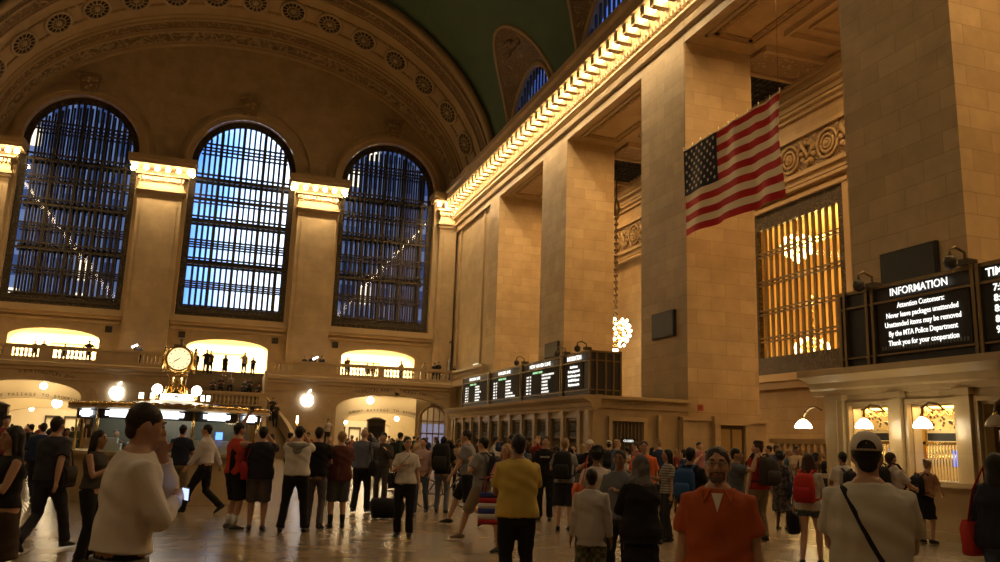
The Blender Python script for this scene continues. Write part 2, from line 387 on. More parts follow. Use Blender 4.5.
# ------------------------------------------------ great arch band above the east windows
def ell(a, b_, th): return (a*math.cos(th), 22 + b_*math.sin(th))
def bandstrip(s0, s1, lift=0.0, n=72, close=True):
    m = MB(); pts = []
    def P(s, th, l=0):
        a = 18.0+1.5*s - l; b_ = 12.0+3.3*s - l; x, z = ell(a, b_, th); return (x, YE-9*s, z)
    for i in range(n):
        t0, t1 = PI*i/n, PI*(i+1)/n
        m.quad(P(s0, t0, lift), P(s0, t1, lift), P(s1, t1, lift), P(s1, t0, lift))
        if lift:
            m.quad(P(s0, t0, 0), P(s0, t1, 0), P(s0, t1, lift), P(s0, t0, lift)); m.quad(P(s1, t0, 0), P(s1, t1, 0), P(s1, t1, lift), P(s1, t0, lift))
    return m
arch = empty('ceiling_arch'); arch['kind'] = 'structure'
bandstrip(0, 1).build('soffit', PLAIN, arch, fix=False)
bandstrip(.0, .03, .22).build('inner_bead', PLAIN, arch, fix=False)
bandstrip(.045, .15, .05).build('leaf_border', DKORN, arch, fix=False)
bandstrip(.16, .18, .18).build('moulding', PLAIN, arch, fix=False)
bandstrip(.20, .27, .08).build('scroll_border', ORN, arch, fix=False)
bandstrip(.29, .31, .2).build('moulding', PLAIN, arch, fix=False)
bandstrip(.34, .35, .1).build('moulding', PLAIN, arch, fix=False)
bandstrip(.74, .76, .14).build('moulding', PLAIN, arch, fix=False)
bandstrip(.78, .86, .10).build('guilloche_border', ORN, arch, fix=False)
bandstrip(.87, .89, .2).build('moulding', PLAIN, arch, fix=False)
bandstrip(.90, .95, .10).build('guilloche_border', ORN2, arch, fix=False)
q = MB(); q.tube([(19.2*math.cos(PI*i/72), YE-9.05, 22+15.15*math.sin(PI*i/72)) for i in range(73)], .34, 10); q.build('outer_moulding', PLAIN, arch)
# closing ring between the band and the green vault
m = MB()
for i in range(72):
    t0, t1 = PI*i/72, PI*(i+1)/72
    a0, a1 = ell(19.1, 14.9, t0), ell(19.1, 14.9, t1); c0, c1 = ell(20.3, 17, t0), ell(20.3, 17, t1)
    m.quad((a0[0], YE-9, a0[1]), (a1[0], YE-9, a1[1]), (c1[0], YE-9, c1[1]), (c0[0], YE-9, c0[1]))
m.build('arch_face', PLAIN, arch, fix=False)
# medallions with pierced centres
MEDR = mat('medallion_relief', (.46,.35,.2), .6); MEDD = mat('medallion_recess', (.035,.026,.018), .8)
def medallion(th):
    s = .545; a = 18.0+1.5*s; b_ = 12+3.3*s
    x, z = ell(a-.06, b_-.06, th); y = YE-9*s
    tt = Vector((-a*math.sin(th), 0, b_*math.cos(th))).normalized()
    ts = Vector((1.5*math.cos(th), -9, 3.3*math.sin(th))).normalized()
    nn = tt.cross(ts).normalized()
    if nn.z > 0: nn = -nn
    ts = nn.cross(tt)
    M = Matrix(((tt.x, ts.x, nn.x, x), (tt.y, ts.y, nn.y, y), (tt.z, ts.z, nn.z, z), (0, 0, 0, 1)))
    r = empty('medallion'); r.parent = arch; r.matrix_local = M
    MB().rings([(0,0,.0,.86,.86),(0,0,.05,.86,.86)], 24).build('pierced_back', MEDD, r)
    q = MB(); q.tube([(.98*math.cos(2*PI*i/24), .98*math.sin(2*PI*i/24), .05) for i in range(25)], .12, 6, cap=False)
    q.rings([(0,0,.04,.26,.26),(0,0,.2,.16,.16)], 12)
    for k in range(14):
        t_ = 2*PI*k/14; q.tube([(.24*math.cos(t_), .24*math.sin(t_), .08), (.88*math.cos(t_), .88*math.sin(t_), .07)], [.03, .055], 4)
    q.tube([(.5*math.cos(2*PI*i/20), .5*math.sin(2*PI*i/20), .08) for i in range(21)], .04, 5, cap=False)
    q.build('rosette', MEDR, r)
    # carved spandrel knot between medallions
    th2 = th + .061; x, z = ell(a-.05, b_-.05, th2)
ths = []; th = R(19)
while th < R(163):
    ths.append(th); a = 18.8; b_ = 13.8; th += 3.0/math.hypot(a*math.sin(th), b_*math.cos(th))
for th in ths: medallion(th)
for a, c in zip(ths, ths[1:]):
    th = (a+c)/2; s = .545; x, z = ell(18+1.5*s-.05, 12+3.3*s-.05, th)
m = bandstrip(.455, .475, .07); m.build('medallion_border', ORNF, arch, fix=False)
bandstrip(.625, .645, .07).build('medallion_border', ORNF, arch, fix=False)

# ------------------------------------------------ green vault with lunettes
VA, VB_, VZ = 19.5, 15.8, 22.0
BAYS = [51.8, 38.85, 25.3, 11.7, -2.0]
def zlow(y):
    z = 22.3
    for yc in BAYS:
        t_ = abs(y-yc)/4.9
        if t_ < 1: z = max(z, 22.9+7.7*math.sqrt(1-t_*t_))
    return z
ys = sorted({YE-9, -16} | {yc+4.9*math.cos(PI*i/20) for yc in BAYS for i in range(21)})
for side, nm in ((1, 'ceiling_vault_south'), (-1, 'ceiling_vault_north')):
    m = MB(); N = 20
    cols = []
    for y in (ys if side > 0 else [-16, YE-9]):
        t0 = math.asin(min(1, ((zlow(y) if side > 0 else 22.3)-VZ)/VB_)); cols.append([(side*VA*math.cos(t0+(PI/2-t0)*j/N), y, VZ+VB_*math.sin(t0+(PI/2-t0)*j/N)) for j in range(N+1)])
    for a, c in zip(cols, cols[1:]):
        for j in range(N): m.add([a[j], c[j], c[j+1], a[j+1]], [(0, 1, 2, 3)], True)
    m.build(nm, GREEN, kind='structure', fix=False)
def vx(z): return VA*math.sqrt(max(0, 1-((z-VZ)/VB_)**2))
SKYG = glass('lunette_glass', (.75,.8,.95), .9)
for bi, yc in enumerate(BAYS[:3]):
    lu = empty('window_%d' % (4+bi)); lu['kind'] = 'structure'
    m = MB(); n = 24; K = 5; G = []
    for i in range(n+1):
        t_ = PI*i/n; zb = 22.9+7.7*math.sin(t_); B = Vector((vx(zb)-.02, yc+4.9*math.cos(t_), zb)); A_ = Vector((19.15, yc+4.45*math.cos(t_), 22.9+5.3*math.sin(t_)))
        row = []
        for k in range(K+1):
            p = A_.lerp(B, k/K); p.x -= .5*math.sin(PI*k/K)*0; row.append(tuple(p))
        G.append(row)
    for i in range(n):
        for k in range(K): m.add([G[i][k], G[i+1][k], G[i+1][k+1], G[i][k+1]], [(0, 1, 2, 3)], True)
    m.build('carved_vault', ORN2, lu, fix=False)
    q = MB(); q.tube([G[i][K] for i in range(n+1)], .16, 8); q.tube([tuple(Vector(G[i][0])+Vector((-.1, 0, 0))) for i in range(n+1)], .22, 8); q.build('rib', PLAIN, lu)
    if bi == 0:
        q = MB(); c = Vector(G[12][3]); q.ball(tuple(c+Vector((-.1, 0, 0))), .75, 14, 8, (.7, 1.0, .45)); 
        for s_ in (-1, 1): q.tube([c, c+Vector((0, s_*1.2, -.3)), c+Vector((0, s_*2.0, .3))], [.3, .22, .06], 7)
        q.build('carved_boss', ORN, lu)
    q = MB(); hh = hole(yc, 4.45, 22.6, 22.9, 5.3)
    for k in range(1, 15):
        u = yc-4.45+8.9*k/15; q.box(19.25, 19.4, u-.05, u+.05, 22.6, htop(hh, u))
    for z in (24.3, 25.9): 
        c = 4.45*math.sqrt(1-((z-22.9)/5.3)**2); q.box(19.22, 19.42, yc-c, yc+c, z-.12, z+.12)
    q.build('window_bars', BRZ, lu)
    ol = outline(hh, 20); q = MB(); q.add([(19.5, u, z) for u, z in ol], [tuple(range(len(ol)))]); q.build('glass_pane', SKYG, lu, fix=False)
# upper side wall behind the lunettes
mpS = lambda u, z, d: (19.2+d, u, z)
holed(m := MB(), -16, YE, 22, 28.6, [hole(yc, 4.45, 22.6, 22.9, 5.3) for yc in BAYS], mpS, .6); m.build('wall_south_upper', PLAIN, kind='structure', fix=False)

# ------------------------------------------------ south side: entablature, piers, aisles
prof = [(18.4,19.7),(18.4,20.2),(18.22,20.25),(18.16,20.48),(18.3,20.52),(18.3,20.72),(18.05,20.85),(18.05,20.98),(18.33,21.02),(18.33,21.45),(18.15,21.5),(18.1,21.7),(18.0,22.15),(17.35,22.2),(17.15,22.25),(17.15,22.75),(16.95,22.85),(16.95,23.2),(20.3,23.25),(21.9,23.25),(21.9,19.7)]
m = MB(); m.prism(prof, 'y', -16, YE); cornice = m.build('wall_south_entablature', STW, kind='structure')
q = MB(); y = 18.0
while y < 68.3:
    q.box(17.25, 18.02, y-.2, y+.2, 21.68, 22.18); y += .93
q.build('trim_6', PLAIN, kind='structure')
y = 18.0+.465
while y < 68:
    lamps.append((17.62, y, 21.97, 0)); y += .93
q = MB(); y = 18
while y < 68: q.box(18.0, 18.34, y, y+.16, 21.15, 21.4); y += .32
q.build('trim_7', PLAIN, kind='structure')
q = MB()
for i in range(len(prof)): pass
lm = MB(); lm.ball((0, 0, 0), .19, 10, 6, (1, 1, 1.15)); lme = None
hol = MB(); hol.rings([(0,0,.12,.09,.09),(0,0,.24,.11,.11)], 10)
proto = None
for (x, y, z, _) in lamps:
    east = y > 67.5
    lab = 'bare glowing bulb under a window pilaster capital' if east else 'bare glowing bulb in the long row under side wall cornice'
    grp = 'bulbs under the pilaster capitals' if east else 'bulbs along the side cornice'
    if proto is None:
        proto = thing('cornice_bulb', lab, 'light bulb', (x, y, z), 0, grp); lm.build('bulb', BULB, proto); hol.build('socket', BRASS, proto)
    else:
        o = dup(proto, (x, y, z), None, lab, grp)
PIERS = [(56.15, 58.5), (43.45, 47.4), (30.1, 34.15), (16.15, 20.4), (2.7, 6.9), (-11, -6.7)]
for i, (a, c) in enumerate(PIERS):
    m = MB(); m.box(18.4, 21.55 if i == 1 else 21.9, a, c, 0, 19.7)
    m.build('pillar_%d' % (i+1), ST, kind='structure').name = 'wall_pier_%d' % (i+1)
m = MB(); m.box(18.65, 21.9, 58.5, YE, 0, 19.7); m.build('wall_south_end', STW, kind='structure')
m = MB(); m.box(18.5, 18.66, 60.2, 60.35, 7, 19.7); m.box(18.5, 18.66, 67.0, 67.15, 7, 19.7); m.build('trim_8', PLAIN, kind='structure')
# soffit panels of each opening
q = MB(); r_ = MB()
OPEN = [(47.4, 56.15), (34.15, 43.45), (20.4, 30.1), (6.9, 16.15)]
for a, c in OPEN:
    w = .5
    fr = [(18.9, 21.4, a+.9, c-.9)]
    for x0, x1, y0, y1 in fr:
        q.box(x0, x1, y0, y0+.14, 19.6, 19.72); q.box(x0, x1, y1-.14, y1, 19.6, 19.72); q.box(x0, x0+.14, y0, y1, 19.6, 19.72); q.box(x1-.14, x1, y0, y1, 19.6, 19.72)
        r_.box(x0+.3, x1-.3, y0+.3, y0+.5, 19.64, 19.72); r_.box(x0+.3, x1-.3, y1-.5, y1-.3, 19.64, 19.72); r_.box(x0+.3, x0+.5, y0+.3, y1-.3, 19.64, 19.72); r_.box(x1-.5, x1-.3, y0+.3, y1-.3, 19.64, 19.72)
q.build('trim_9', PLAIN, kind='structure'); r_.build('trim_10', ORNF, kind='structure')
# aisle beyond the piers: back wall, coffered ceiling
mpB = lambda u, z, d: (25.8+d, u, z)
GRW = hole(32.1, 3.4, 5.3, 13.6, .02)
m = MB(); holed(m, -16, YE, 0, 19.75, [GRW], mpB, .8); m.build('wall_south_aisle', ST, kind='structure', fix=False)
m = MB(); m.box(21.9, 26.6, -16, YE, 19.7, 20.0); m.build('ceiling_aisle', STW, kind='structure')
q = MB(); q2 = MB(); v = MB()
for a, c in PIERS:
    q.box(21.9, 25.8, a-1.2, a-.95, 19.4, 19.72); q.box(21.9, 25.8, a+1.05, a+1.3, 19.4, 19.72); q2.box(21.9, 25.8, a-.95, a+1.05, 19.5, 19.72)
    q.box(21.9, 25.8, c+1.2, c+1.45, 19.2, 19.72)
    for y0_, y1_ in ((a-8.2, a-8.05), (a-2.6, a-2.45)): q.box(21.9, 25.4, y0_, y1_, 19.45, 19.72)
    q.box(21.9, 22.05, a-8.05, a-2.6, 19.45, 19.72); q.box(22.6, 22.7, a-7.5, a-3.2, 19.55, 19.72); q.box(22.7, 25.2, a-3.3, a-3.2, 19.55, 19.72)
q.build('trim_11', PLAIN, kind='structure'); q2.build('trim_12', ORNF, kind='structure')
for k, (a, c) in enumerate(PIERS[1:3]):
    g = thing('ceiling_vent', ['dark coffered grille panel in aisle ceiling above the hanging chandelier', 'dark coffered grille panel in aisle ceiling just above the flag'][k], 'vent', (22.3, a+1.35, 19.4))
    MB().box(0, 2.9, 0, c-a-.2, .1, .28).build('backing', BLACK, g)
    z_ = MB()
    for i in range(9): z_.box(i*.34, i*.34+.08, 0, c-a-.2, .02, .1)
    for i in range(8): z_.box(0, 2.9, .0+i*.52, .08+i*.52, .02, .1)
    z_.build('grid', DARK, g)
q = MB()
for (x0, z0, z1) in ((25.2, 19.3, 19.6), (25.4, 18.9, 19.3), (25.25, 18.6, 18.75), (25.55, 18.3, 18.6), (25.4, 18.0, 18.15), (25.6, 17.8, 18.0), (25.45, 16.65, 16.85), (25.45, 14.7, 14.9), (25.6, 14.4, 14.7), (25.4, 14.1, 14.25)):
    q.box(x0, 25.8, -16, YE, z0, z1)
q.build('trim_13', PLAIN, kind='structure')
q = MB(); q.box(25.62, 25.8, -16, YE, 14.9, 16.65)
fz = q.build('trim_14', ORN2, kind='structure')
q = MB()
for yc in (32.2, 29.5, 26.8, 24.1, 34.9, 48.5, 51.2):
    for s_ in (1, .62, .3):
        q.tube([(25.55, yc+.68*s_*math.cos(i*.45), 15.77+.68*s_*math.sin(i*.45)) for i in range(15)], .07, 6)
    q.ball((25.5, yc, 15.77), .13, 8, 6)
    for k in range(9): a_ = k*2*PI/9; q.ball((25.56, yc-1.35+.42*math.cos(a_), 15.75+.5*math.sin(a_)), .15, 7, 5)
    q.tube([(25.55, yc-.7, 15.8), (25.52, yc-1.0, 16.25), (25.52, yc-1.4, 15.5), (25.55, yc-1.9, 16.1), (25.55, yc-2.1, 15.5)], [.09, .12, .12, .1, .05], 6)
q.build('trim_15', PLAIN, kind='structure')
# bronze grille window in the aisle wall
w = empty('window_7'); w['kind'] = 'structure'
GX = 25.8
m = MB()
u0, u1, z0, z1 = 28.7, 35.5, 5.3, 13.65
m.box(GX-.15, GX+.1, u0, u1, z1-.85, z1); m.box(GX-.15, GX+.1, u0, u1, z0, z0+.9); m.box(GX-.15, GX+.1, u0, u0+.42, z0+.9, z1-.85); m.box(GX-.15, GX+.1, u1-.42, u1, z0+.9, z1-.85); m.build('ornate_border', BRZO, w)
m = MB()
for k in range(1, 13): u = u0+.42+(u1-u0-.84)*k/13; m.box(GX-.06, GX+.04, u-.085, u+.085, z0+.85, z1-.75)
m.build('mullions', BRZL, w)
m = MB()
for z in (7.1, 8.5, 10.0, 11.5): m.box(GX-.12, GX+.1, u0+.3, u1-.3, z-.13, z-.06); m.box(GX-.12, GX+.1, u0+.3, u1-.3, z+.06, z+.13)
m.build('transoms', BRZL, w)
m = MB(); m.quad((25.95, u0, z0), (25.95, u1, z0), (25.95, u1, z1), (25.95, u0, z1)); m.build('glass_pane', glass('amber_glass', (1, .88, .58), .97), w, fix=False)
m = MB(); m.box(25.35, 25.8, u0-.5, u1+.5, 4.95, 5.3); m.box(25.5, 25.8, u0-.4, u1+.4, 4.6, 4.95); m.box(25.55, 25.8, u1, u1+.38, 5.3, 13.65); m.box(25.55, 25.8, u0-.38, u0, 5.3, 13.65); m.box(25.5, 25.8, u0-.4, u1+.4, 13.65, 13.85); m.build('stone_surround', PLAIN, w)
# room behind the grille
AMB = mat('amber_room_wall', (.62,.46,.22), .7)
m = MB(); X0, X1, Y0, Y1 = 26.6, 38, 20, 48
m.quad((X1,Y0,0),(X1,Y1,0),(X1,Y1,15),(X1,Y0,15)); m.quad((X0,Y0,0),(X1,Y0,0),(X1,Y0,15),(X0,Y0,15)); m.quad((X0,Y1,0),(X1,Y1,0),(X1,Y1,15),(X0,Y1,15)); m.quad((X0,Y0,15),(X1,Y0,15),(X1,Y1,15),(X0,Y1,15)); m.quad((X0,Y0,0.02),(X1,Y0,0.02),(X1,Y1,0.02),(X0,Y1,0.02))
m.build('wall_grille_room', AMB, kind='structure', fix=False)
# wall behind camera, north wall
m = MB(); m.box(-20, -18.4, -16, YE, 0, 23.3); m.build('wall_north', ST, kind='structure')
m = MB(); m.box(-19, 25, -16.5, -16, 0, 38.5); m.build('wall_west', ST, kind='structure')
# ================================================================== EAST BALCONY AND ENTRANCES
LOW = [hole(-13.2, 3.7, 0, 3.75, 1.1), hole(13.2, 4.55, 0, 3.8, 1.2)]
mpb = lambda u, z, d: (u, YB+d, z)
m = MB(); holed(m, -18.4, -2.6, 0, 5.9, LOW[:1], mpb, .9); holed(m, 3.0, 18.4, 0, 5.9, LOW[1:], mpb, .9)
m.quad((-2.6, YB, 0), (-2.6, YE, 0), (-2.6, YE, 5.9), (-2.6, YB, 5.9)); m.quad((3.0, YB, 0), (3.0, YE, 0), (3.0, YE, 5.9), (3.0, YB, 5.9)); m.build('wall_balcony_front', STW, kind='structure', fix=False)
m = MB(); m.box(-18.4, -2.6, YB, YE, 5.9, 6.25); m.box(3.0, 18.4, YB, YE, 5.9, 6.25); m.build('floor_balcony', STW, kind='structure')
m = MB()
for a, c in ((-18.4, -2.6), (3.0, 18.4)):
    m.prism([(YB+.1, 5.5), (YB-.12, 5.55), (YB-.15, 5.75), (YB-.35, 5.85), (YB-.35, 6.1), (YB-.15, 6.2), (YB-.12, 6.4), (YB+.1, 6.4)], 'x', a, c)
    m.box(a, c, YB-.08, YB+.02, 4.95, 5.08)
m.box(13.25, 13.65, YB-.1, YB, 5.0, 5.55); m.box(-2.75, -2.45, YB-.1, YB, 0, 5.6)
m.build('trim_16', PLAIN, kind='structure')
for h in LOW:
    m = MB(); band(m, outline(h, 24, 0, False), outline(h, 24, .25, False), mpb, 0, -.1, False)
    band(m, outline(h, 24, .95, False)[1:-1], outline(h, 24, 1.03, False)[1:-1], mpb, 0, -.05, False); m.build('trim_17', PLAIN, kind='structure')
BAL = MB().rev([(.07,0),(.07,.05),(.045,.09),(.04,.13),(.085,.28),(.08,.36),(.045,.50),(.04,.56),(.07,.60),(.07,.64)], n=8)
def balustrade(name, label, x0, x1, solids, y=YB, z=6.4, loc=None):
    g = thing(name, label, 'balustrade', (0, y, z), 0, None)
    q = MB(); q.box(x0, x1, -.14, .14, .72, .92); q.box(x0, x1, -.10, .10, .66, .72); q.build('handrail', PLAIN, g)
    q = MB(); q.box(x0, x1, -.14, .14, 0, .06); q.build('plinth', PLAIN, g)
    for a, c in solids: MB().box(a, c, -.12, .12, .06, .66).build('pedestal', STW, g)
    xs = []; x = x0+.15
    while x < x1-.1:
        if not any(a-.08 < x < c+.08 for a, c in solids): xs.append(x)
        x += .27
    if xs:
        f = MB().join(BAL).build('baluster', PLAIN, g); f.location = (xs[0], 0, .04); 
        for x in xs[1:]:
            o = f.copy(); COL.objects.link(o); o.parent = g; o.location = (x, 0, .04)
    return g
balustrade('balustrade', 'stone balcony balustrade left of the clock, below the left lit doorway', -18.3, -2.75, [(-18.3,-17.6), (-14.8,-14.3), (-12.6,-11.7), (-8.9,-6.0), (-3.1,-2.75)])
balustrade('balustrade', 'long stone balcony balustrade right of the middle lit doorway', 3.15, 18.3, [(3.15,3.5), (5.3,8.4), (11.8,12.3), (15.3,15.7), (18.0,18.3)])
# balustrade turning along the south wall
q = thing('balustrade', 'stone balcony balustrade at the far corner beside the departure board', 'balustrade', (16.9, YB, 6.4), -PI/2)
# bright rooms behind the three balcony doorways
CREAM = mat('cream_corridor_wall', (.80,.68,.44), .7, emit=None)
for i, h in enumerate(UPD):
    m = MB(); a, c = h['uc']-5.0, h['uc']+5.0; zf = h['zb'] if i != 1 else 6.2
    m.quad((a,YE+9,zf),(c,YE+9,zf),(c,YE+9,9.6),(a,YE+9,9.6)); m.quad((a,YE+1.3,zf),(a,YE+9,zf),(a,YE+9,9.6),(a,YE+1.3,9.6)); m.quad((c,YE+1.3,zf),(c,YE+9,zf),(c,YE+9,9.6),(c,YE+1.3,9.6)); m.quad((a,YE+1.3,9.6),(c,YE+1.3,9.6),(c,YE+9,9.6),(a,YE+9,9.6)); m.quad((a,YE,zf),(c,YE,zf),(c,YE+9,zf),(a,YE+9,zf))
    m.build('wall_gallery_%d' % (i+1), CREAM, kind='structure', fix=False)
    m = MB(); m.box(h['uc']-2.2, h['uc']-1.7, YE+8.6, YE+9, zf, 8.6); m.box(h['uc']+1.7, h['uc']+2.2, YE+8.6, YE+9, zf, 8.6); m.box(h['uc']-2.2, h['uc']+2.2, YE+8.6, YE+9, 8.6, 8.9); m.build('trim_18', PLAIN, kind='structure')
# passages behind the two low arches
for i, h in enumerate(LOW):
    m = MB(); uc = h['uc']; a, c = uc-6.0, uc+6.0; Y2 = 92
    for (y0, y1) in ((YB+.9, YE), (YE+1.3, Y2)):
        m.quad((a,y0,0.01),(a,y1,0.01),(a,y1,5.4),(a,y0,5.4)); m.quad((c,y0,0.01),(c,y1,0.01),(c,y1,5.4),(c,y0,5.4)); m.quad((a,y0,5.2),(c,y0,5.2),(c,y1,5.2),(a,y1,5.2))
    m.quad((a,Y2,0),(c,Y2,0),(c,Y2,5.4),(a,Y2,5.4))
    m.build('wall_passage_%d' % (i+1), CREAM, kind='structure', fix=False)
    m = MB(); h2 = hole(uc, 3.4, 0, 2.9, .75); holed(m, a, c, 0, 5.3, [h2], lambda u, z, d: (u, YE-.02+d, z), .5); h3 = hole(uc-.6, 3.0, 0, 2.6, .55); holed(m, a, c, 0, 5.3, [h3], lambda u, z, d: (u, 79+d, z), .6)
    m.build('wall_inner_arch_%d' % (i+1), mat('cream_inner_arch%d' % i, (.66,.52,.31), .6), kind='structure', fix=False)
    # second row of doors at the end
    m = MB()
    for k in range(4): x = uc-3+k*1.7; m.box(x, x+.12, Y2-.2, Y2, 0, 2.6); m.box(x+1.2, x+1.32, Y2-.2, Y2, 0, 2.6); m.box(x, x+1.32, Y2-.2, Y2, 2.5, 2.7)
    m.build('trim_19', BRZ, kind='structure')
def arctext(s, uc, hw, zs, rise, y, size, a0, a1, mt, label_name='inscription'):
    """letters following a segmental arch, cut into the stone"""
    n = len(s); m = None; objs = []
    for i, ch in enumerate(s):
        if ch == ' ': continue
        t_ = a0+(a1-a0)*i/(n-1); x = uc - hw*math.cos(t_); z = zs+rise*math.sin(t_)
        sl = math.atan2(rise*math.cos(t_), hw*math.sin(t_))
        o = text('letter', ch, size, mt, (x, y, z), (PI/2, -sl, 0)); objs.append(o)
    return objs
CUT = mat('cut_letters', (.13,.09,.05), .8)
def inscription(s, label, uc, hw, zs, rise, y, size, a0, a1):
    g = thing('inscription', label, 'sign', (0, 0, 0))
    for o in arctext(s, uc, hw, zs, rise, y, size, a0, a1, CUT): o.parent = g
h = LOW[1]
inscription('LEXINGTON AVE', 'carved dark letters reading Lexington Ave over left half of right archway', h['uc'], h['hw']+.1, h['zs']+.4, h['rise'], YB-.02, .42, R(46), R(84))
inscription('TICKET MACHINES', 'carved dark letters over right half of right archway', h['uc'], h['hw']+.1, h['zs']+.4, h['rise'], YB-.02, .42, R(96), R(142))
inscription('SUBWAY PASSAGE TO BROOKLYN', 'carved dark letters on inner arch of the right passage', h['uc'], 3.7, 3.1, .8, YE-.04, .30, R(35), R(145))
h = LOW[0]
inscription('LEXINGTON AVE', 'carved dark letters reading Lexington Ave over the left archway', h['uc'], h['hw']+.1, h['zs']+.6, h['rise'], YB-.02, .42, R(84), R(142))
inscription('SUBWAY PASSAGE TO BROOKLYN', 'carved dark letters on inner arch of the left passage', h['uc'], 3.7, 3.1, .8, YE-.04, .30, R(35), R(145))
# passage globe lamps
def globe(x, y, z, label, r=.22):
    g = thing('globe_lamp', label, 'lamp', (x, y, z), 0, None)
    MB().ball((0, 0, 0), r, 12, 8).build('globe', GLOBE, g); MB().rings([(0,0,r*.9,r*.5,r*.5),(0,0,r*1.2,r*.3,r*.3)], 10).join(MB().tube([(0,0,r*1.1),(0,0,r+.5)], .03, 6)).build('stem', BRASS, g)
globe(11.6, 67.6, 4.6, 'glowing globe lamp nearest, high in mouth of the right passage', .28)
globe(10.6, 75, 3.75, 'large glowing globe lamp under the inner arch of right passage', .34)
globe(15.6, 76, 3.4, 'glowing globe lamp at right side deep in the right passage', .22)
globe(8.6, 84, 3.0, 'small glowing globe lamp farthest left in the right passage', .26)
globe(12.2, 85, 3.1, 'small glowing globe lamp far down the middle of right passage', .22)
globe(-12.3, 67.6, 4.5, 'glowing globe lamp nearest, high in mouth of the left passage', .25)
globe(-16.9, 72, 3.4, 'glowing globe lamp at left side of the left passage', .25)
globe(-12.5, 75, 3.5, 'large glowing globe lamp under the inner arch of left passage', .38)
globe(-15.6, 82, 3.1, 'small glowing globe lamp deep in the left passage', .2)
# far kiosk shapes in the passages
for x, lab in ((12.9, 'dark upright kiosk standing in mouth of the right passage'), (-15.9, 'dark upright kiosk standing in mouth of the left passage')):
    g = thing('information_kiosk', lab, 'kiosk', (x, 71.5, 0)); MB().box(-.75, .75, -.3, .3, 0, 3.0).build('cabinet', BRZ, g)
    MB().rings([(0,0,3.0,.85,.4,.7),(0,0,3.12,.85,.4,.7),(0,0,3.35,.3,.2)], 16).build('crown', BRZ, g); MB().box(-.55, .55, -.33, -.3, .9, 2.6).build('panel', DARK, g)
# glazed shop door right of the right archway (seen between arch and ticket office)
w = empty('door_1'); w['kind'] = 'structure'
DY = YB+1.3
m = MB(); mpd = lambda u, z, d: (u, DY+d, z); hh = hole(16.9, 1.1, 0, 3.1, 1.15)
for k in range(5): u = 15.9+k*.5; m.box(u-.045, u+.045, DY-.05, DY+.05, 0, htop(hh, u))
for z in (.05, 1.1, 2.1, 3.1): m.box(15.8, 18.0, DY-.05, DY+.05, z-.06, z+.06)
band(m, outline(hh, 16, 0), outline(hh, 16, .2), mpd, .15, -.15, False); m.build('door_frame', PLAIN, w)
MB().box(15.85, 18.0, DY+.06, DY+.08, 0, 3.0).build('glass_pane', glass('lit_shop_glass', (.9,.9,1), .8), w)
MB().box(15.85, 18.0, DY+.3, DY+.4, .2, 2.9).build('shop_interior', emis('shop_glow', (.75, .74, .85), .5), w)
holed(m := MB(), 15.4, 19.2, 0, 5.2, [hh], lambda u, z, d: (u, DY+.1+d, z), .2); m.build('trim_21', PLAIN, kind='structure', fix=False)

# glowing apple-shaped signs
def apple_sign(x, z, label):
    g = thing('backlit_sign', label, 'sign', (x, YB-.2, z)); pts = []
    for i in range(48):
        a = 2*PI*i/48; r = .52*(1+.0*math.cos(a)); px, pz = r*math.cos(a)*.98, r*math.sin(a)
        d = .13*math.exp(-(px/.16)**2); 
        if pz > 0: pz -= d
        else: pz += d*.6
        if pz < 0: px *= 1-.22*(-pz/.52)
        q_ = math.hypot(px-.66, pz-.08)
        if q_ < .27: px, pz = .66+(px-.66)*.27/q_, .08+(pz-.08)*.27/q_
        pts.append((px, pz))
    m = MB(); m.prism(pts, 'y', 0, .1); m.build('apple_body', APPLE, g)
    m = MB(); m.prism([(.0, .55), (.05, .70), (.2, .86), (.24, .84), (.2, .68), (.08, .56)], 'y', 0, .1); m.build('leaf', APPLE, g)
    MB().box(-.04, .04, .1, .2, -.1, .1).build('bracket', BRZ, g)
apple_sign(-7.19, 4.15, 'white glowing apple-shaped sign on wall left of the clock')
apple_sign(6.38, 4.28, 'white glowing apple-shaped sign on wall right of the staircase')
for x, z, lab in ((7.9, 5.1, 'small slanted white spotlight on balcony wall above right glowing sign'), ):
    pass
# table lamps / lit screens on the balcony
def tablet(x, z, lab):
    g = thing('lit_display', lab, 'display', (x, YB+.45, 6.25)); 
    o = MB().box(-.22, .22, -.03, .03, 0, .13).build('screen', APPLE, g); o.location = (0, 0, z-6.25); o.rotation_euler = (0, R(-28), 0)
    MB().box(-.04, .04, -.04, .04, 0, z-6.2).join(MB().box(-.3, .3, -.2, .2, 0, .08)).build('stand', BRZ, g)
tablet(-6.4, 7.65, 'slanted glowing display above balcony wall left of the clock')
tablet(6.85, 7.6, 'slanted glowing display above balcony wall between the pilasters')

# central staircase: landing, steps, balustrades
STAIR_SHADED = stone('stair_marble', (.22,.16,.09), (.19,.14,.08), (.13,.09,.05), 1.6, .8, .006, rough=.4)  # marble darkened so its colour carries the shade of the backlit stairs
st = empty('floor_stairs'); st['kind'] = 'structure'
m = MB()
for k in range(16):                       # upper flight from landing up to the balcony
    z = 3.5+(k+1)*.172; m.box(-2.6, 3.0, 62+k*.33, 69, 3.5 if k == 0 else z-.172, z)
m.build('upper_steps', STAIR_SHADED, st)
m = MB(); m.box(-3.3, 3.15, 60, 62.1, 3.1, 3.5); m.build('landing', STAIR_SHADED, st)
m = MB(); m.box(-3.2, 3.05, 60.15, 62.0, 0, 3.1); m.build('landing_base', STW, st)
m = MB(); m.box(-2.7, -2.5, 62, YB, 3.3, 5.9); m.box(2.9, 3.1, 62, YB, 3.3, 5.9); m.build('side_walls', STW, st)
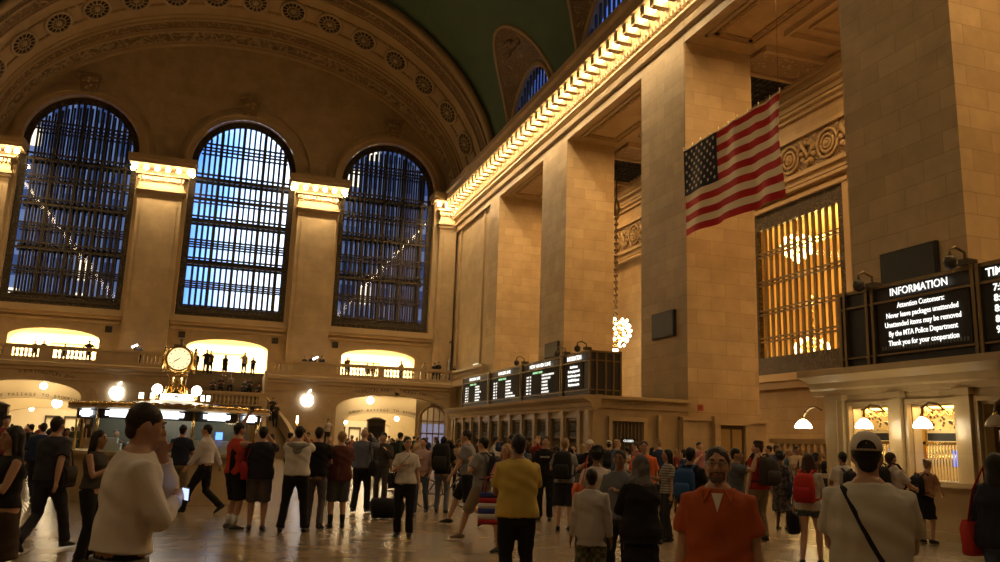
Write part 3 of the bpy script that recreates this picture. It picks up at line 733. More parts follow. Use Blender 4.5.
def curve_pt(side, t, w):
    a = t*PI/2; cx, cy = side*2.9, 57.6     # quarter turn from the landing end, sweeping out and towards the hall
    r1 = .15+w; return (cx + side*(r1*math.sin(a))*1.0, cy+ (2.7+w)*math.cos(a))
for side in (-1, 1):
    m = MB(); q = MB(); n = 21
    for k in range(n):
        z = 3.5-(k+1)*.165
        if z < .01: break
        t0, t1 = k/n, (k+1)/n
        P = [curve_pt(side, t0, 0)[:2], curve_pt(side, t1, 0)[:2], curve_pt(side, t1, 1.9)[:2], curve_pt(side, t0, 1.9)[:2]]
        m.prism(P, 'z', 0, z)
    m.build('lower_steps', STAIR_SHADED, st)
    m = MB(); q = MB()
    for w_ in (-.08, 1.98):
        pts = [curve_pt(side, k/n, w_) for k in range(n+1)]
        for k in range(n):
            za, zb = 3.5-k*.165, 3.5-(k+1)*.165
            for (p0, p1, lo, hi, wd, tgt) in ((pts[k], pts[k+1], 0, .12, .12, m), (pts[k], pts[k+1], .82, .98, .14, m)):
                d = (Vector(p1)-Vector(p0)).normalized(); nn = Vector((-d.y, d.x))*wd
                A0, A1, B0, B1 = Vector(p0)+nn, Vector(p0)-nn, Vector(p1)+nn, Vector(p1)-nn
                zl = 0 if lo == 0 else None
                tgt.add([(A0.x,A0.y,za+lo if zl is None else 0),(A1.x,A1.y,za+lo if zl is None else 0),(B1.x,B1.y,zb+lo if zl is None else 0),(B0.x,B0.y,zb+lo if zl is None else 0),(A0.x,A0.y,za+hi),(A1.x,A1.y,za+hi),(B1.x,B1.y,zb+hi),(B0.x,B0.y,zb+hi)],
                        [(0,3,2,1),(4,5,6,7),(0,1,5,4),(1,2,6,5),(2,3,7,6),(3,0,4,7)])
    m.build('curved_balustrade_rail', STW, st)
    for w_ in (-.08, 1.98):
        f = None
        for k in range(2*n):
            t = (k+.5)/(2*n); x, y = curve_pt(side, t, w_); z = 3.5-t*n*.165+.12
            if f is None: f = MB().join(BAL).build('stair_baluster', PLAIN, st); o = f
            else: o = f.copy(); COL.objects.link(o); o.parent = st
            o.location = (x, y, z); o.scale = (1, 1, 1.1)
balustrade('balustrade', 'stone balustrade of the stair landing beneath the middle doorway', -2.9, 3.0, [(-2.9,-2.5), (2.5,3.0)], 60.05, 3.5)
for x, y, z, lab in ((4.95, 58.2, 2.6, ''),):
    g = thing('stair_lamp', 'small warm lamp glowing at foot of the curved stair rail', 'lamp', (5.0, 57.3, 0))
    MB().tube([(0,0,0),(0,0,2.4)], .05, 8).build('post', BRASS, g); MB().tube([(0,0,2.4),(0,0,2.9)], [.09, .07], 8).build('glowing_tube', emis('warm_tube', (1,.8,.5), 5), g)

# draped stand on the balcony corner
g = thing('draped_stand', 'grey cloth hanging on a stand with curved dark arm, in balcony corner', 'stand', (18.0, 67.0, 6.25))
MB().box(-.3, .35, -.7, .7, 0, .25).build('base', STW, g)
MB().tube([(0,-.35,0),(0,-.35,2.6),(0,-.5,3.2),(0,-.1,3.6),(0,.3,3.5)], .06, 6).join(MB().tube([(0,.55,0),(0,.55,1.9)], .05, 6)).build('dark_arm', BRZ, g)
q = MB(); pts = [(-.3,0),(-.3,2.0),(.5,2.1),(.5,0)]
q.rings([(0,.1,0,.12,.5),(0,.1,.8,.1,.42),(0,.1,1.6,.09,.34),(0,.1,2.1,.05,.4)], 14); q.build('cloth', mat('grey_violet_cloth', (.22,.19,.20), .9), g)
g = thing('lit_display', 'small square cream panel glowing behind balcony corner balustrade', 'display', (18.45, 60.9, 6.3)); MB().box(-.1, .1, -.45, .45, .25, 1.2).build('panel', emis('cream_panel', (1,.9,.6), .9), g); MB().box(-.15, .15, -.1, .1, 0, .25).build('foot', BRZ, g)
# corner balcony slab + balustrade along the south wall
m = MB(); m.box(17.85, 18.7, 57.5, YB, 5.9, 6.3); m.build('floor_balcony_corner', STW, kind='structure')
g = q0 = thing('balustrade', 'short stone balustrade of balcony corner just left of the departure board', 'balustrade', (18.05, 61.6, 6.3)); COL.objects
q = MB(); q.box(-.14, .14, -4, 4.2, .75, .95); q.build('handrail', PLAIN, g); q = MB(); q.box(-.14, .14, -4, 4.2, 0, .08); q.build('plinth', PLAIN, g)
f = MB().join(BAL).build('baluster', PLAIN, g); f.location = (0, -3.8, .06)
for k in range(1, 29): o = f.copy(); COL.objects.link(o); o.parent = g; o.location = (0, -3.8+k*.28, .06)
bpy.data.objects.remove(bpy.data.objects['balustrade.002']) if 'balustrade.002' in bpy.data.objects and not bpy.data.objects['balustrade.002'].children else None

# ================================================================== TICKET OFFICES
BX = 14.0
GRL = ornate('brass_grille_pattern', (.10,.07,.035), (.85,.60,.25), 11, rough=.35, metal=.5, thr=.38, bd=.02)
def booth(name, label, y0, y1, nwin, first, pitch, jd=.45, hw=.6):
    g = thing(name, label, 'ticket office', (BX, 0, 0))
    H = 3.0
    holes = [hole(first-k*pitch, hw, 1.15, 2.72, .001) for k in range(nwin)]
    m = MB(); holed(m, y0, y1, 0, 3.1, holes, lambda u, z, d: (d, u, z), jd, n=2); m.quad((0,y0,0),(4.4,y0,0),(4.4,y0,3.1),(0,y0,3.1)); m.quad((0,y1,0),(4.4,y1,0),(4.4,y1,3.1),(0,y1,3.1)); m.build('wall', MARB, g, fix=False)
    # pilasters between windows, architrave frames
    fr = MB()
    for k in range(nwin+1):
        yc = first-(k-.5)*pitch
        if yc-.17 < y0 or yc+.17 > y1: continue
        q = MB(); q.box(-.12, 0, yc-.15, yc+.15, 1.15, 2.85); q.box(-.17, 0, yc-.2, yc+.2, 2.85, 2.98); q.box(-.17, 0, yc-.19, yc+.19, 1.04, 1.15); q.build('pilaster', MARB, g)
    for yy in (y0+.2, y1-.2): MB().box(-.14, .02, yy-.2, yy+.2, 0, 2.98).build('corner_pilaster', MARB, g)
    for h in holes:
        o_ = [(h['uc']-.6, 1.15), (h['uc']-.6, 2.72), (h['uc']+.6, 2.72), (h['uc']+.6, 1.15)]; oo = [(h['uc']-.69, 1.15), (h['uc']-.69, 2.81), (h['uc']+.69, 2.81), (h['uc']+.69, 1.15)]
        band(fr, o_, oo, lambda u, z, d: (d, u, z), 0, -.05, False)
        i2 = [(a*(.94)+h['uc']*.06, z if z < 2 else 2.66) for a, z in o_]; band(fr, i2, o_, lambda u, z, d: (d, u, z), .1, .06, False)
    fr.build('window_frames', MARB, g)
    q = MB(); q.prism([(.1,2.98),(-.12,2.98),(-.14,3.1),(-.2,3.14),(-.24,3.28),(-.42,3.36),(-.55,3.42),(-.58,3.56),(.3,3.6)], 'y', y0-.45, y1+.45)
    q.box(-.1, 4.4, y0-.1, y1+.1, 3.1, 3.45); q.box(-.3, 4.4, y0-.35, y1+.35, 3.45, 3.58); q.build('cornice', MARB, g)
    q = MB(); q.box(-.32, .12, y0-.05, y1+.02, 1.04, 1.14); q.build('counter', MARB, g)
    q = MB(); q.box(-.12, .0, y0, y1, .12, 1.04); q.box(-.2, 0, y0, y1, 0, .16); q.build('counter_front', MARB, g)
    return g, holes
g1, H1 = booth('ticket_office', 'near marble ticket office under the INFORMATION board, at right edge', -4, 16.5, 3, 15.2, 1.75, .45, .65)
g2, H2 = booth('ticket_office', 'far marble ticket office under the long departure board', 30.1, 50.6, 11, 48.95, 1.7, .12, .66)
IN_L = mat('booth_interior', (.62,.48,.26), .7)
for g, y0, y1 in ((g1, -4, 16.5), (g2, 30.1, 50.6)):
    m = MB(); m.quad((2.4,y0+.1,0),(2.4,y1-.1,0),(2.4,y1-.1,3.05),(2.4,y0+.1,3.05)); m.quad((.45,y0+.1,3.05),(2.4,y0+.1,3.05),(2.4,y1-.1,3.05),(.45,y1-.1,3.05)); m.build('interior', IN_L if g is g1 else mat('booth_interior_dim', (.16,.11,.06), .7), g, fix=False)  # far interior is a darker copy, its shade put into the colour
def ticket_window(h, label, lit, screen=False):
    t = thing('ticket_window', label, 'window', (BX+(.28 if lit is not None and h in H1 else .05), h['uc'], 1.15)); near = lit
    q = MB(); q.box(0, .05, -.56, -.48, 0, 1.55); q.box(0, .05, .48, .56, 0, 1.55); q.box(0, .05, -.56, .56, 1.47, 1.57); q.box(0, .05, -.56, .56, .72, .78); q.build('brass_frame', BRASS if lit else BRZL, t)
    q = MB()
    for k in range(13): y = -.46+k*.92/12; q.tube([(.025, y, .0), (.025, y, .74)], .012, 5)
    q.build('bars', BRASS if lit else BRZL, t)
    MB().box(.01, .03, -.48, .48, 1.02, 1.47).build('upper_grille', GRL if lit else BRZO, t)
    q = MB()
    for k in range(5):
        q.tube([(-.02, -.4+k*.2+.08*math.cos(a), 1.38+.06*math.sin(a)) for a in [i*.9 for i in range(8)]], .014, 5)
    q.build('scroll_crest', BRASS if lit else BRZL, t)
    MB().box(-.02, .02, -.4, .4, .80, .96).build('nameplate', BLACK, t)
    if lit:
        MB().box(.5, .55, -.36, .30, .28, .62).build('monitor', emis('screen_violet', (.30, .36, .9), 1.3), t)
        q = MB(); q.box(.49, .5, -.3, -.1, .45, .56); q.build('screen_patch', emis('screen_orange', (1, .45, .15), 1.2), t)
        MB().box(.35, 2.0, -.5, .5, 1.42, 1.46).build('ceiling_lamp', emis('booth_strip', (1, .80, .45), 6), t)
ordn = ['first', 'second', 'third', 'fourth', 'fifth', 'sixth', 'seventh', 'eighth', 'ninth', 'tenth', 'eleventh']
for k, h in enumerate(H1[:3]):
    ticket_window(h, ['lit ticket window with brass bars at left end of near ticket office', 'lit ticket window with glowing violet monitor behind the bars', 'dark shuttered ticket window at the right edge of near ticket office'][k], k < 2)
ordn.append('twelfth')
for k, h in enumerate(H2[:11]): ticket_window(h, 'dark brass-barred ticket window, %s from left in far ticket office' % ordn[k], False)
# small inner name sign strip
# goose neck lamps
def booth_lamp(x, y, z, label, lit=True, side=False):
    g = thing('bracket_lamp', label, 'lamp', (x, y, z)); g.scale = (1, 1, .9) if side else (.95, .82, .9)
    q = MB()
    if side: q.tube([(0,-.68,.36),(0,-.45,.46),(0,-.25,.42),(0,-.08,.30),(0,0,.16)], .03, 6); q.ball((0,-.1,.32), .05)
    else: q.tube([(.62,0,.32),(.45,0,.44),(.2,0,.46),(.02,0,.34),(0,0,.16)], .03, 6); q.tube([(.62,0,.32),(.3,0,.30),(.12,0,.38)], .02, 6)
    q.build('scroll_bracket', BRZL, g)
    MB().rings([(0,0,-.11,.20,.20),(0,0,-.08,.205,.205),(0,0,.0,.18,.18),(0,0,.08,.11,.11),(0,0,.13,.05,.05)], 16).build('glass_shade', SHADE if lit else mat('unlit_opal', (.45,.38,.28), .3), g)
    MB().rings([(0,0,.12,.055,.055),(0,0,.2,.04,.04)], 10).build('collar', BRASS, g)
booth_lamp(13.4, 14.72, 2.28, 'glowing half-dome glass lamp over the left lit ticket window')
booth_lamp(13.4, 13.12, 2.28, 'glowing half-dome glass lamp over the right lit ticket window')
booth_lamp(13.4, 11.45, 2.30, 'unlit half-dome glass lamp at the right edge over dark window', False)
booth_lamp(13.75, 17.16, 2.31, 'glowing glass lamp on bracket at left corner of near ticket office', True, True)
# far ticket office end window with sign
t = thing('ticket_window', 'barred window under faint sign in the end wall of far ticket office', 'window', (15.55, 29.98, 0))
q = MB(); q.box(-.85, -.7, -.06, .05, .9, 2.6); q.box(.7, .85, -.06, .05, .9, 2.6); q.box(-.87, .87, -.09, .05, 2.6, 2.78); q.build('stone_frame', MARB, t)
q = MB()
for k in range(9): q.tube([(-.64+k*.16, -.03, .9), (-.64+k*.16, -.03, 2.6)], .018, 5)
q.build('bars', BRZL, t); MB().box(-.7, .7, 0, .03, .9, 2.6).build('dark_pane', BRZ, t); MB().box(-.35, .35, -.05, -.02, 1.75, 1.92).build('nameplate', BLACK, t)
text('lettering', 'CUSTOMER SERVICE', .17, CUT, (0, -.13, 3.27), ROT_E, t); text('plate_lettering', 'CLOSED', .12, TXT, (0, -.06, 1.83), ROT_E, t)
q = MB()
for x in (16.9, 17.9): q.box(x-15.55, x-15.4, -.1, .05, .2, 2.9)
q.build('pilaster_strips', MARB, t)

# ================================================================== DEPARTURE BOARDS
def board(name, label, y0, y1, posts, z0=3.58, z1=5.36):
    g = thing(name, label, 'departure board', (BX, 0, 0))
    MB().box(.0, 1.35, y0, y1, z0, z1).build('cabinet', BLACK, g)
    q = MB(); q.box(-.05, 1.4, y0-.03, y1+.03, z1-.03, z1+.05); q.box(-.07, 0, y0, y1, z1-.38, z1-.33); q.box(-.07, 0, y0, y1, z0+.22, z0+.26); q.box(-.05, 1.4, y0-.03, y1+.03, z0-.03, z0+.04); q.build('rails', BRZL, g)
    for y in posts: MB().box(-.09, 0, y-.04, y+.04, z0-.03, z1+.05).build('mullion', BRZL, g)
    q = MB()
    for y in (y0, y1):
        for x in (0, .3, .7, 1.05, 1.38): q.box(x-.04, x+.04, y-.04, y+.04, z0-.03, z1+.05)
    for x in (.1,): q.box(-.03, 1.38, y0-.05, y0, z0+.22, z0+.27); q.box(-.03, 1.38, y0-.05, y0, z1-.38, z1-.33)
    q.build('end_frame', BRZL, g)
    return g
b1 = board('departure_board', 'large black INFORMATION board over near ticket office at right', -2, 15.95, (15.75, 15.04, 14.86, 12.17, 12.05, 9.3))
MB().box(-.03, 0, 12.3, 14.74, 3.88, 5.08).build('message_panel', DARK, b1); MB().box(-.03, 0, 9.5, 12.0, 3.88, 5.08).build('time_panel', DARK, b1)
SER = TXT
text('heading', 'INFORMATION', .235, TXT, (-.06, 13.55, 5.18), ROT_W, b1, sx=.98, bold=.002)
rows = ['Attention Customers:', 'Never leave packages unattended', 'Unattended items may be removed', 'By the MTA Police Department', 'Thank you for your cooperation']
for i, s_ in enumerate(rows): text('message_line', s_, .165, TXT, (-.05, 13.52, 4.87-i*.205), ROT_W, b1, sx=.86, bold=.001)
text('heading', 'TIME', .235, TXT, (-.06, 11.62, 5.18), ROT_W, b1, bold=.004)
for i, s_ in enumerate(['7:56', '8:22', '8:23', '8:52', '9:07']): text('time_line', s_, .19, TXT, (-.05, 11.58, 4.87-i*.205), ROT_W, b1, bold=.004)
q = MB()
for k in range(28):
    yy = 12.38+k*.083; q.box(-.035, -.028, yy, yy+.045, 3.92, 4.0); 
q.build('blank_cells', mat('unlit_cell', (.10,.10,.09), .4), b1)
b2 = board('departure_board', 'long black departure board with four lit columns over far ticket office', 30.3, 48.7, (43.5, 43.3, 38.3, 38.1, 33.2, 33.0))
rnd = random.Random(3)
dests = ['CROTON-HARMON', 'POUGHKEEPSIE', 'STAMFORD', 'NEW HAVEN', 'WHITE PLAINS', 'SOUTHEAST', 'YONKERS', 'BREWSTER', 'HARRISON']
for (ya, yb, hd) in ((48.4, 43.8, 'HUDSON LINE'), (43.0, 38.6, 'HARLEM LINE'), (37.9, 33.5, 'NEW HAVEN LINE')):
    MB().box(-.03, 0, yb, ya, 3.9, 4.98).build('listing_panel', DARK, b2)
    text('heading', hd, .24, TXT, (-.06, (ya+yb)/2, 5.17), ROT_W, b2, sx=1.35, bold=.005)
    text('listing_line', 'DEPARTS  TRACK', .12, TXTG, (-.05, (ya+yb)/2+.3, 4.86), ROT_W, b2, sx=1.3, bold=.006)
    for i in range(6):
        z = 4.70-i*.155
        text('time_line', '%d:%02d   %d' % (7+i//3, rnd.randint(0, 59), rnd.randint(11, 39)), .115, TXTD, (-.05, ya-.45, z), ROT_W, b2, 'LEFT', sx=1.5, bold=.004)
        text('listing_line', rnd.choice(dests), .115, TXTD, (-.05, ya-2.45, z), ROT_W, b2, 'LEFT', sx=1.4, bold=.004)
MB().box(-.03, 0, 30.9, 32.7, 3.9, 4.98).build('message_panel', DARK, b2)
text('heading', 'INFORMATION', .27, TXT, (-.06, 31.75, 5.17), ROT_W, b2, sx=.8, bold=.006)
for i, s_ in enumerate(rows): text('message_line', s_, .14, TXT, (-.05, 31.8, 4.82-i*.185), ROT_W, b2, sx=.62, bold=.006)
# camera domes and cable loops on top of the boards
def cctv(x, y, z, label):
    g = thing('security_camera', label, 'camera', (x, y, z)); MB().tube([(.4,0,0),(.4,0,.25),(.15,0,.34),(0,0,.25),(0,0,.12)], .035, 6).build('bracket_arm', BRZL, g)
    MB().rings([(0,0,.14,.06,.06),(0,0,.08,.13,.13),(0,0,-.02,.14,.14),(0,0,-.1,.10,.10),(0,0,-.14,.03,.03)], 12).build('dome', BRZ, g)
    MB().box(.3, .6, -.12, .12, -.02, .1).build('mount', BRZ, g)
cctv(13.75, 12.5, 5.5, 'dome security camera on top edge of INFORMATION board by second panel'); cctv(13.75, 15.05, 5.45, 'security camera on left end top of the INFORMATION board')
cctv(13.75, 38.4, 5.5, 'small camera with cable loop on top middle of the long board'); cctv(13.75, 33.2, 5.5, 'small camera on top of the long board by its right column'); cctv(13.75, 31.0, 5.5, 'small camera on top right end of the long board')
# dark flat speakers/screens on the pier faces
for (y0, y1, z0, z1, lab) in ((31.0, 32.95, 6.38, 7.54, 'flat dark rectangular panel on the pier left of the flag'), (44.05, 46.1, 6.62, 7.53, 'flat dark rectangular panel on pier above the long departure board'), (17.05, 19.1, 6.1, 7.5, 'large flat dark panel on the wide pier above INFORMATION board')):
    g = thing('wall_panel_speaker', lab, 'speaker', (18.4, (y0+y1)/2, z0)); w = (y1-y0)/2
    MB().box(-.12, 0, -w, w, 0, z1-z0).build('housing', DARK, g); MB().box(-.14, -.12, -w+.06, w-.06, .06, z1-z0-.06).build('grille_cloth', BLACK, g)

# lower block with door in the bay between piers
blk = MB(); blk.box(17.95, 21.95, 29.75, 30.1, 0, 2.75); blk.box(17.9, 22, 29.65, 30.1, 2.75, 2.88); blk.box(17.9, 22, 29.7, 30.1, 0, .35); blk.box(17.9, 22, 29.7, 30.1, .95, 1.1); blk.build('trim_20', STW, kind='structure')
w = empty('door_2', (20.15, 29.7, 0)); w['kind'] = 'structure'
q = MB(); q.box(-.85, -.6, -.2, .05, 0, 2.62); q.box(.6, .85, -.2, .05, 0, 2.62); q.box(-.9, .9, -.23, .05, 2.62, 2.95); q.build('stone_frame', STW, w)
MB().box(-.6, .6, -.03, 0, 0, 2.62).build('door_leaf', mat('brown_door', (.12,.07,.035), .4), w); q = MB(); q.box(-.5, -.05, -.05, -.03, 1.4, 2.45); q.box(.05, .5, -.05, -.03, 1.4, 2.45); q.build('door_glass', mat('amber_lit_glass', (.35,.24,.10), .2), w)
g = thing('wall_sign', 'tiny red sign on pier base above the small door', 'sign', (18.75, 29.73, 3.15)); MB().box(-.12, .12, -.04, 0, 0, .26).build('plate', mat('red_plate', (.35,.05,.03), .4), g); text('letter', 'E', .2, BLACK, (0, -.05, .13), ROT_E, g)
m = MB(); m.box(18.3, 22.0, 29.9, 30.12, 2.85, 3.5) if False else None
# ramp balustrade in the bay
g = thing('balustrade', 'stone ramp balustrade behind the crowd, under the tall lit grille window', 'balustrade', (22.4, 25, 0))
MB().box(-.2, .2, -4, 4.9, 1.95, 2.15).build('handrail', PLAIN, g); MB().box(-.2, .2, -4, 4.9, 0, 1.1).build('plinth', STW, g)
f = MB().join(BAL).build('baluster', PLAIN, g); f.location = (0, -3.8, 1.1); f.scale = (1.4, 1.4, 1.33)
for k in range(1, 24): o = f.copy(); COL.objects.link(o); o.parent = g; o.location = (0, -3.8+k*.37, 1.1)

# ================================================================== FLAG
FW, FH = 6.45, 3.72
fx, fy, fz = 17.6, 28.93, 13.98
g = thing('hanging_flag', 'United States flag hanging flat from the ceiling in front of the pier', 'flag', (fx, fy, fz))
def fpt(u, v, off=0):       # u along towards viewer (0..1), v down (0..1)
    w_ = .09*math.sin(u*17+v*2)*(.25+.75*v)+.05*math.sin(u*31-v*3)*u; sag = -.10*math.sin(PI*u)*0 - .05*abs(math.sin(u*PI*9))*(1-v)*.5
    return (w_-off-.02*u, -u*FW+.12*math.sin(v*5)*u*.5, -v*FH*(1+.03*u)+sag)
def cloth(u0, u1, v0, v1, off, nu=40, nv=6):
    m = MB(); P = [[fpt(u0+(u1-u0)*i/nu, v0+(v1-v0)*j/nv, off) for j in range(nv+1)] for i in range(nu+1)]
    for i in range(nu):
        for j in range(nv): m.add([P[i][j], P[i+1][j], P[i+1][j+1], P[i][j+1]], [(0, 1, 2, 3)], True)
    return m
RED = mat('flag_red', (.50,.012,.012), .85); WHT = mat('flag_white', (.85,.72,.52), .85); BLU = mat('flag_blue', (.012,.014,.035), .85)
for s_ in range(13): cloth(0, 1, s_/13, (s_+1)/13, 0, 46, 2).build('red_stripe' if s_ % 2 == 0 else 'white_stripe', RED if s_ % 2 == 0 else WHT, g, fix=False)
cloth(0, .385, 0, 7/13, .012, 24, 8).build('blue_canton', BLU, g, fix=False)
m = MB()
for r in range(9):
    for c in range(6 if r % 2 == 0 else 5):
        u = (.385/12)*(1+2*c+(r % 2)); v = (7/13)*(r+1)/10; p = Vector(fpt(u, v, .03)); rad = .10
        m.add([(p.x, p.y+(rad if k % 2 == 0 else rad*.4)*math.sin(2*PI*k/10), p.z+(rad if k % 2 == 0 else rad*.4)*math.cos(2*PI*k/10)) for k in range(10)], [tuple(range(10))])
m.build('stars', WHT, g, fix=False)
m = MB(); m.tube([fpt(i/20, 0, 0) for i in range(21)], .035, 6); 
for i in range(11): p = fpt(i/10, 0); m.tube([p, (p[0], p[1], p[2]+.16)], .025, 5)
m.build('hoist_rope', WHT, g)
m = MB(); m.tube([fpt(0.01, 0), (0, -.1, 8.2)], .008, 4); m.tube([fpt(.99, 0), (0, -FW+.1, 8.2)], .008, 4); m.build('suspension_wires', BRZ, g)

# ================================================================== CHANDELIERS
HOT = emis('chandelier_bulb_glow', (1, .82, .52), 16)
def chandelier(loc, label, top, r=1.0, h=2.0, mt=HOT, sparse=False):
    g = thing('chandelier', label, 'chandelier', loc)
    q = MB(); q.tube([(0,0,h*.5),(0,0,top)], .05, 8)
    z = h*.55
    while z < min(top-2, 7.6):
        q.rings([(0,0,z,.10,.10),(0,0,z+.12,.17,.17),(0,0,z+.24,.10,.10)], 8); z += .42
    if top > 8: q.rings([(0,0,7.6,.09,.09),(0,0,8.2,.28,.28),(0,0,8.6,.2,.2),(0,0,8.9,.08,.08)], 10)
    q.build('stem', BRZL, g)
    q = MB(); tiers = []
    for k in range(7):
        t_ = (k+.5)/7; zz = h*(.5-t_); rr = r*math.sin(PI*min(.95, .22+.75*t_))*(.95 if k < 6 else .4)
        tiers.append((zz, rr))
        q.tube([(rr*.92*math.cos(2*PI*i/20), rr*.92*math.sin(2*PI*i/20), zz) for i in range(21)], .03, 5)
        for i in range(4): q.tube([(0,0,zz+.05), (rr*.9*math.cos(PI*i/2), rr*.9*math.sin(PI*i/2), zz)], .02, 4)
    q.build('ring_frame', BRASS, g)
    f = None; cnt = 0
    for k, (zz, rr) in enumerate(tiers):
        n = max(5, int(rr*13)) if not sparse else 7
        for i in range(n):
            a = 2*PI*(i+.5*(k % 2))/n
            if f is None: f = MB().ball((0,0,0), (.085 if not sparse else .11), 9, 6, (1, 1, 1.15)).build('bulb', mt, g); o = f
            else: o = f.copy(); COL.objects.link(o); o.parent = g
            o.location = (rr*math.cos(a), rr*math.sin(a), zz); cnt += 1
            if cnt >= 96: return g
    return g
chandelier((23.0, 46.05, 8.4), 'brilliant globe chandelier hanging in the opening left of the central pier', 11.2, 1.0, 2.15)
HOT2 = emis('room_bulb_glow', (1, .80, .48), 14)
chandelier((30.5, 37.1, 7.05), 'glowing tiered chandelier seen behind the bars of tall grille window', 5.0, .9, 1.5, HOT2, True)
chandelier((30.5, 38.0, 13.0), 'second chandelier high behind upper bars of tall grille window', 1.9, .9, 1.5, HOT2, True)

# ================================================================== INFORMATION BOOTH WITH CLOCK
IX, IY, IR = -1.08, 22.0, 2.15
g = thing('information_booth', 'round glass and brass information booth with lit signs under the clock', 'booth', (IX, IY, 0))
NB = 12
def pg(r, k, off=0): a = 2*PI*(k+off)/NB + PI/NB; return (r*math.cos(a), r*math.sin(a))
def ring(r0, r1, z0, z1):
    m = MB()
    for k in range(NB):
        a, c, d, e = pg(r0, k), pg(r0, k+1), pg(r1, k+1), pg(r1, k)
        m.quad((*a, z0), (*c, z0), (*c, z1), (*a, z1)); m.quad((*e, z0), (*d, z0), (*d, z1), (*e, z1)); m.quad((*a, z1), (*c, z1), (*d, z1), (*e, z1)); m.quad((*a, z0), (*c, z0), (*d, z0), (*e, z0))
    return m
ring(IR, IR-.15, 0, 1.05).build('marble_base', MARB, g, fix=False); ring(IR+.18, IR-.45, 1.05, 1.12).build('counter', MARB, g, fix=False)
for k in range(NB): x, y = pg(IR-.05, k); MB().tube([(x, y, 1.12), (x, y, 2.06)], .035, 6).build('brass_post', BRASS, g)
m = MB()
for k in range(NB):
    a, c = pg(IR-.06, k), pg(IR-.06, k+1); m.quad((*a, 1.12), (*c, 1.12), (*c, 1.84), (*a, 1.84))
m.build('glass_panes', CLEAR, g, fix=False)
m = MB(); m2 = []
for k in range(NB):
    a, c = Vector(pg(IR-.03, k)), Vector(pg(IR-.03, k+1)); m.quad((*a, 1.84), (*c, 1.84), (*c, 2.07), (*a, 2.07))
m.build('sign_band', BLACK, g, fix=False)
for k in range(NB):
    a, c = Vector(pg(IR, k)), Vector(pg(IR, k+1))
    p0, p1 = a.lerp(c, .2), a.lerp(c, .8); mm = MB(); mm.quad((*p0, 1.91), (*p1, 1.91), (*p1, 2.01), (*p0, 2.01)); p0, p1 = a.lerp(c, .3), a.lerp(c, .7); mm.quad((*p0, 2.01), (*p1, 2.01), (*p1, 2.04), (*p0, 2.04)); mm.quad((*p0, 1.88), (*p1, 1.88), (*p1, 1.91), (*p0, 1.91)); mm.build('lit_sign', WSIGN, g, fix=False)
m = MB(); m.rings([(0,0,2.05,IR+.1,IR+.1),(0,0,2.08,IR+.18,IR+.18),(0,0,2.14,IR+.15,IR+.15),(0,0,2.17,IR-.1,IR-.1),(0,0,2.25,1.2,1.2),(0,0,2.33,.7,.7)], 36, False); m.build('roof', mat('dull_gilt_roof', (.32,.23,.10), .35, .7), g)
m = MB(); m.tube([((IR+.13)*math.cos(2*PI*k/180), (IR+.13)*math.sin(2*PI*k/180), 2.17) for k in range(181)], [(.05, .02, .05)[k % 3] for k in range(181)], 6)
m.build('gilt_beading', BRASS, g)
m = MB(); m.rings([(0,0,0,.5,.5),(0,0,2.1,.5,.5)], 12); m.build('centre_column', mat('dark_column', (.10,.08,.05), .5), g)
for k, (a, r) in enumerate(((-1.75, 1.85), (-1.3, 1.87), (-2.3, 1.85), (-.9, 1.85))):
    x, y = r*math.cos(a), r*math.sin(a); q = MB(); q.box(x-.28, x+.28, y-.2, y+.2, 1.1, 1.3); q.box(x-.2, x+.2, y-.15, y+.15, 1.3, 1.42); q.build('leaflet_stack', mat('pale_leaflets', (.55,.6,.55), .7), g)
m = MB(); m.quad((-1.8,.3,1.1),(1.8,.3,1.1),(1.8,.3,2.0),(-1.8,.3,2.0)); m.build('back_partition', mat('greenish_partition', (.10,.10,.07), .5), g, fix=False)
MB().box(-1.6, 1.6, -1.2, .1, 2.0, 2.04).build('ceiling_light', emis('booth_cool_light', (.95, 1, .9), 2.0), g)
m = MB(); m.quad((1.05, -1.75, 1.45),(1.2, -1.7, 1.45),(1.2,-1.7,1.62),(1.05,-1.75,1.62)); m.build('blue_phone_screen', emis('blue_screen', (.1,.25,1), 3), g, fix=False)
# lit drum sign at the clock foot
s = thing('illuminated_sign', 'lit white sign drum with dark lettering at foot of the clock', 'sign', (IX+.06, IY-.25, 2.33))
MB().box(-.85, .85, -.3, .3, -.02, .04).build('base', BRASS, s)
for (a, c) in ((-.36, .42), (-.58, -.48), (-.83, -.73), (.56, .64), (.69, .77)):
    MB().box(a, c, -.36, -.30, .02, .16).build('lit_face', emis('sign_face_warm', (1, .93, .78), 5), s)
text('lettering', 'INFORMATION', .13, BLACK, (.01, -.37, .09), ROT_E, s, sx=.95, bold=.003)
# clock
ck = thing('ball_clock', 'golden four-faced clock with glowing round dials on top of the booth', 'clock', (IX+.02, IY, 2.58))
ck.scale = (.78, .78, .78)
m = MB(); m.rev([(.52,-.28),(.48,-.20),(.34,-.12),(.27,.0),(.25,.42),(.31,.50),(.20,.56),(.30,.60),(.36,.64)], n=20); m.build('pedestal', BRASS, ck)
for k in range(4):
    a = PI/4+PI/2*k; q = MB(); q.tube([(.30*math.cos(a),.30*math.sin(a),-.2),(.46*math.cos(a),.46*math.sin(a),-.1),(.38*math.cos(a),.38*math.sin(a),.1),(.25*math.cos(a),.25*math.sin(a),.16)], .05, 8); q.build('scroll_foot', BRASS, ck)
m = MB(); m.rings([(0,0,.62,.30,.30,1),(0,0,.70,.38,.38,.8),(0,0,.82,.44,.44,.62),(0,0,1.0,.46,.46,.55),(0,0,1.18,.44,.44,.62),(0,0,1.32,.36,.36,.8),(0,0,1.38,.2,.2,1)], 32); m.xf(Matrix.Rotation(0, 4, 'Z')); m.build('case', BRASS, ck)
